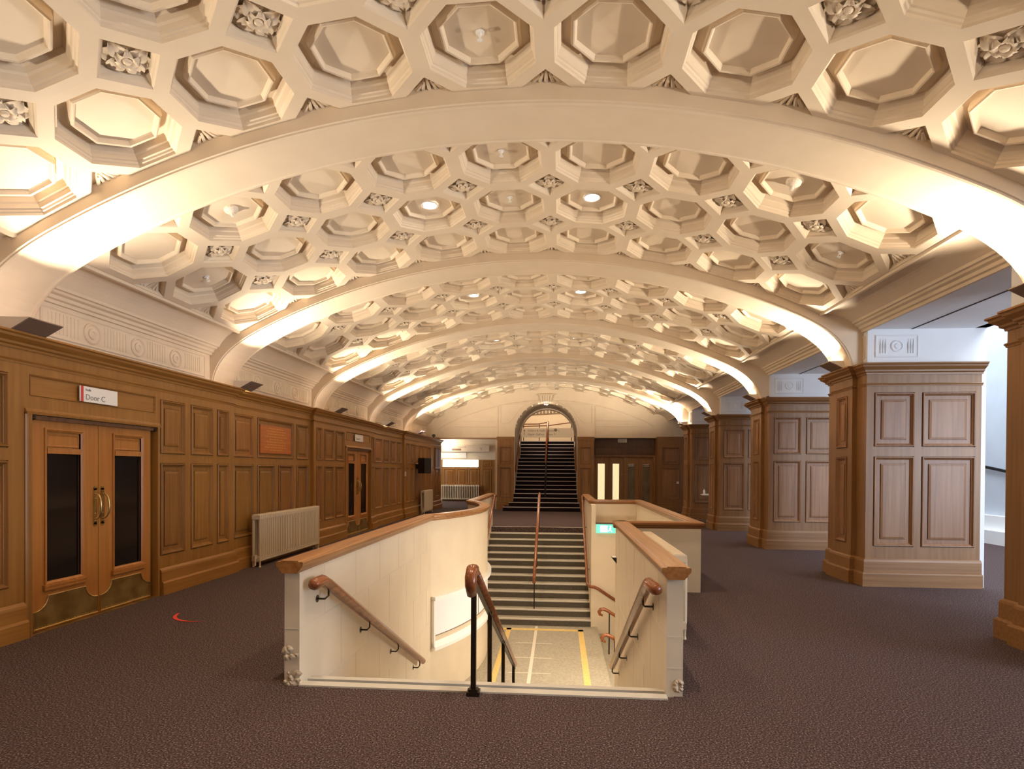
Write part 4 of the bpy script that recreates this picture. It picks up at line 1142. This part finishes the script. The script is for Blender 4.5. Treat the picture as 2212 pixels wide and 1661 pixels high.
# ================================================================== CEILING FITTINGS
def coffer(k, i, j): return -HALF+(i+.5)*SX, ribY(k)+BAY_IN+(j+.5)*SY
BN = ['bay above the camera', 'first whole bay', 'second whole bay', 'third whole bay', 'fourth whole bay (added light)']
for k in (0, 1, 2, 3, 4):  # the fourth bay's pair is added to brighten the end doors
    for i, side in ((3, 'left'), (5, 'right')):
        s_, y = coffer(k, i, 1); p = vmap(s_, y, .118)
        t = thing('downlight', p, 'round recessed downlight %s of centre in the %s of the vault' % (side, BN[k]), 'lamp', 'vault downlights')
        MB().lathe([(.088, .0), (.105, -.004), (.110, .012), (.088, .014), (.088, .0)], p, 20, 'z', False).build('trim_ring', 'bright', t)
        MB().lathe([(.001, .002), (.088, .002), (.088, .010), (.001, .010)], p, 20).build('lens', 'lit', t)
        disc('downlight_beam', (p[0], p[1], p[2]-.02), (0, 0, -1), .15, 16, WARM2, 1.9)
DET = [(1, 1, 0, 'left'), (1, 7, 0, 'right')]
for k, i, j, side in DET:
    s_, y = coffer(k, i, j); p = Vector(vmap(s_, y, .127)); a = s_/RV
    d = Vector((-math.sin(a), 0, -math.cos(a)))
    t = thing('smoke_detector', p, 'cream smoke detector in a coffer on the %s flank of the first whole bay' % side, 'detector', 'smoke detectors')
    mb = MB(); mb.lathe([(.075, 0), (.075, .02), (.055, .04), (.03, .055), (.001, .055)], (0, 0, 0), 16)
    rot = Vector((0, 0, 1)).rotation_difference(d).to_matrix().to_4x4()
    mb.v = [tuple(Matrix.Translation(p) @ rot @ Vector(v)) for v in mb.v]; mb.build('detector_body', 'lamp_white', t)
    m2 = MB(); m2.lathe([(.022, .05), (.022, .085), (.001, .09)], (0, 0, 0), 10); m2.v = [tuple(Matrix.Translation(p) @ rot @ Vector(v)) for v in m2.v]; m2.build('sensor', 'lamp_white', t)
SPR = [(0, 4, 2, 'central coffer above the first arch'), (1, 4, 0, 'central coffer at the front of the first whole bay'), (1, 4, 1, 'central coffer in the middle of the first whole bay'),
       (1, 0, 1, 'lowest left coffer of the first whole bay'), (1, 8, 1, 'lowest right coffer of the first whole bay')]
for k, i, j, lab in SPR:
    s_, y = coffer(k, i, j); p = Vector(vmap(s_, y, .127)); a = s_/RV; d = Vector((-math.sin(a), 0, -math.cos(a)))
    t = thing('sprinkler', p, 'small pale sprinkler head in the ' + lab, 'sprinkler', 'ceiling sprinklers')
    rot = Vector((0, 0, 1)).rotation_difference(d).to_matrix().to_4x4()
    m1 = MB().lathe([(.035, 0), (.035, .008), (.014, .012), (.012, .03), (.001, .03)], (0, 0, 0), 12)
    m2 = MB().tube([(-.012, 0, .03), (-.016, 0, .045), (0, 0, .06), (.016, 0, .045), (.012, 0, .03)], .004, 6).lathe([(.001, .058), (.022, .060), (.022, .063), (.001, .065)], (0, 0, 0), 12)
    for m, nm in ((m1, 'escutcheon'), (m2, 'deflector')):
        m.v = [tuple(Matrix.Translation(p) @ rot @ Vector(v)) for v in m.v]; m.build(nm, 'bright', t)

# ================================================================== BEHIND THE CAMERA
struct(MB().box(-5.75, 10.2, -2.5, -2.2, 0, 7.2).build('wall_front', 'plaster'))
struct(MB().box(-5.75, 10.2, 29.1, 29.3, 0, UZ-.2).box(2.0, 10.2, 29.1, 29.3, 0, 7.2).build('wall_far', 'white'))
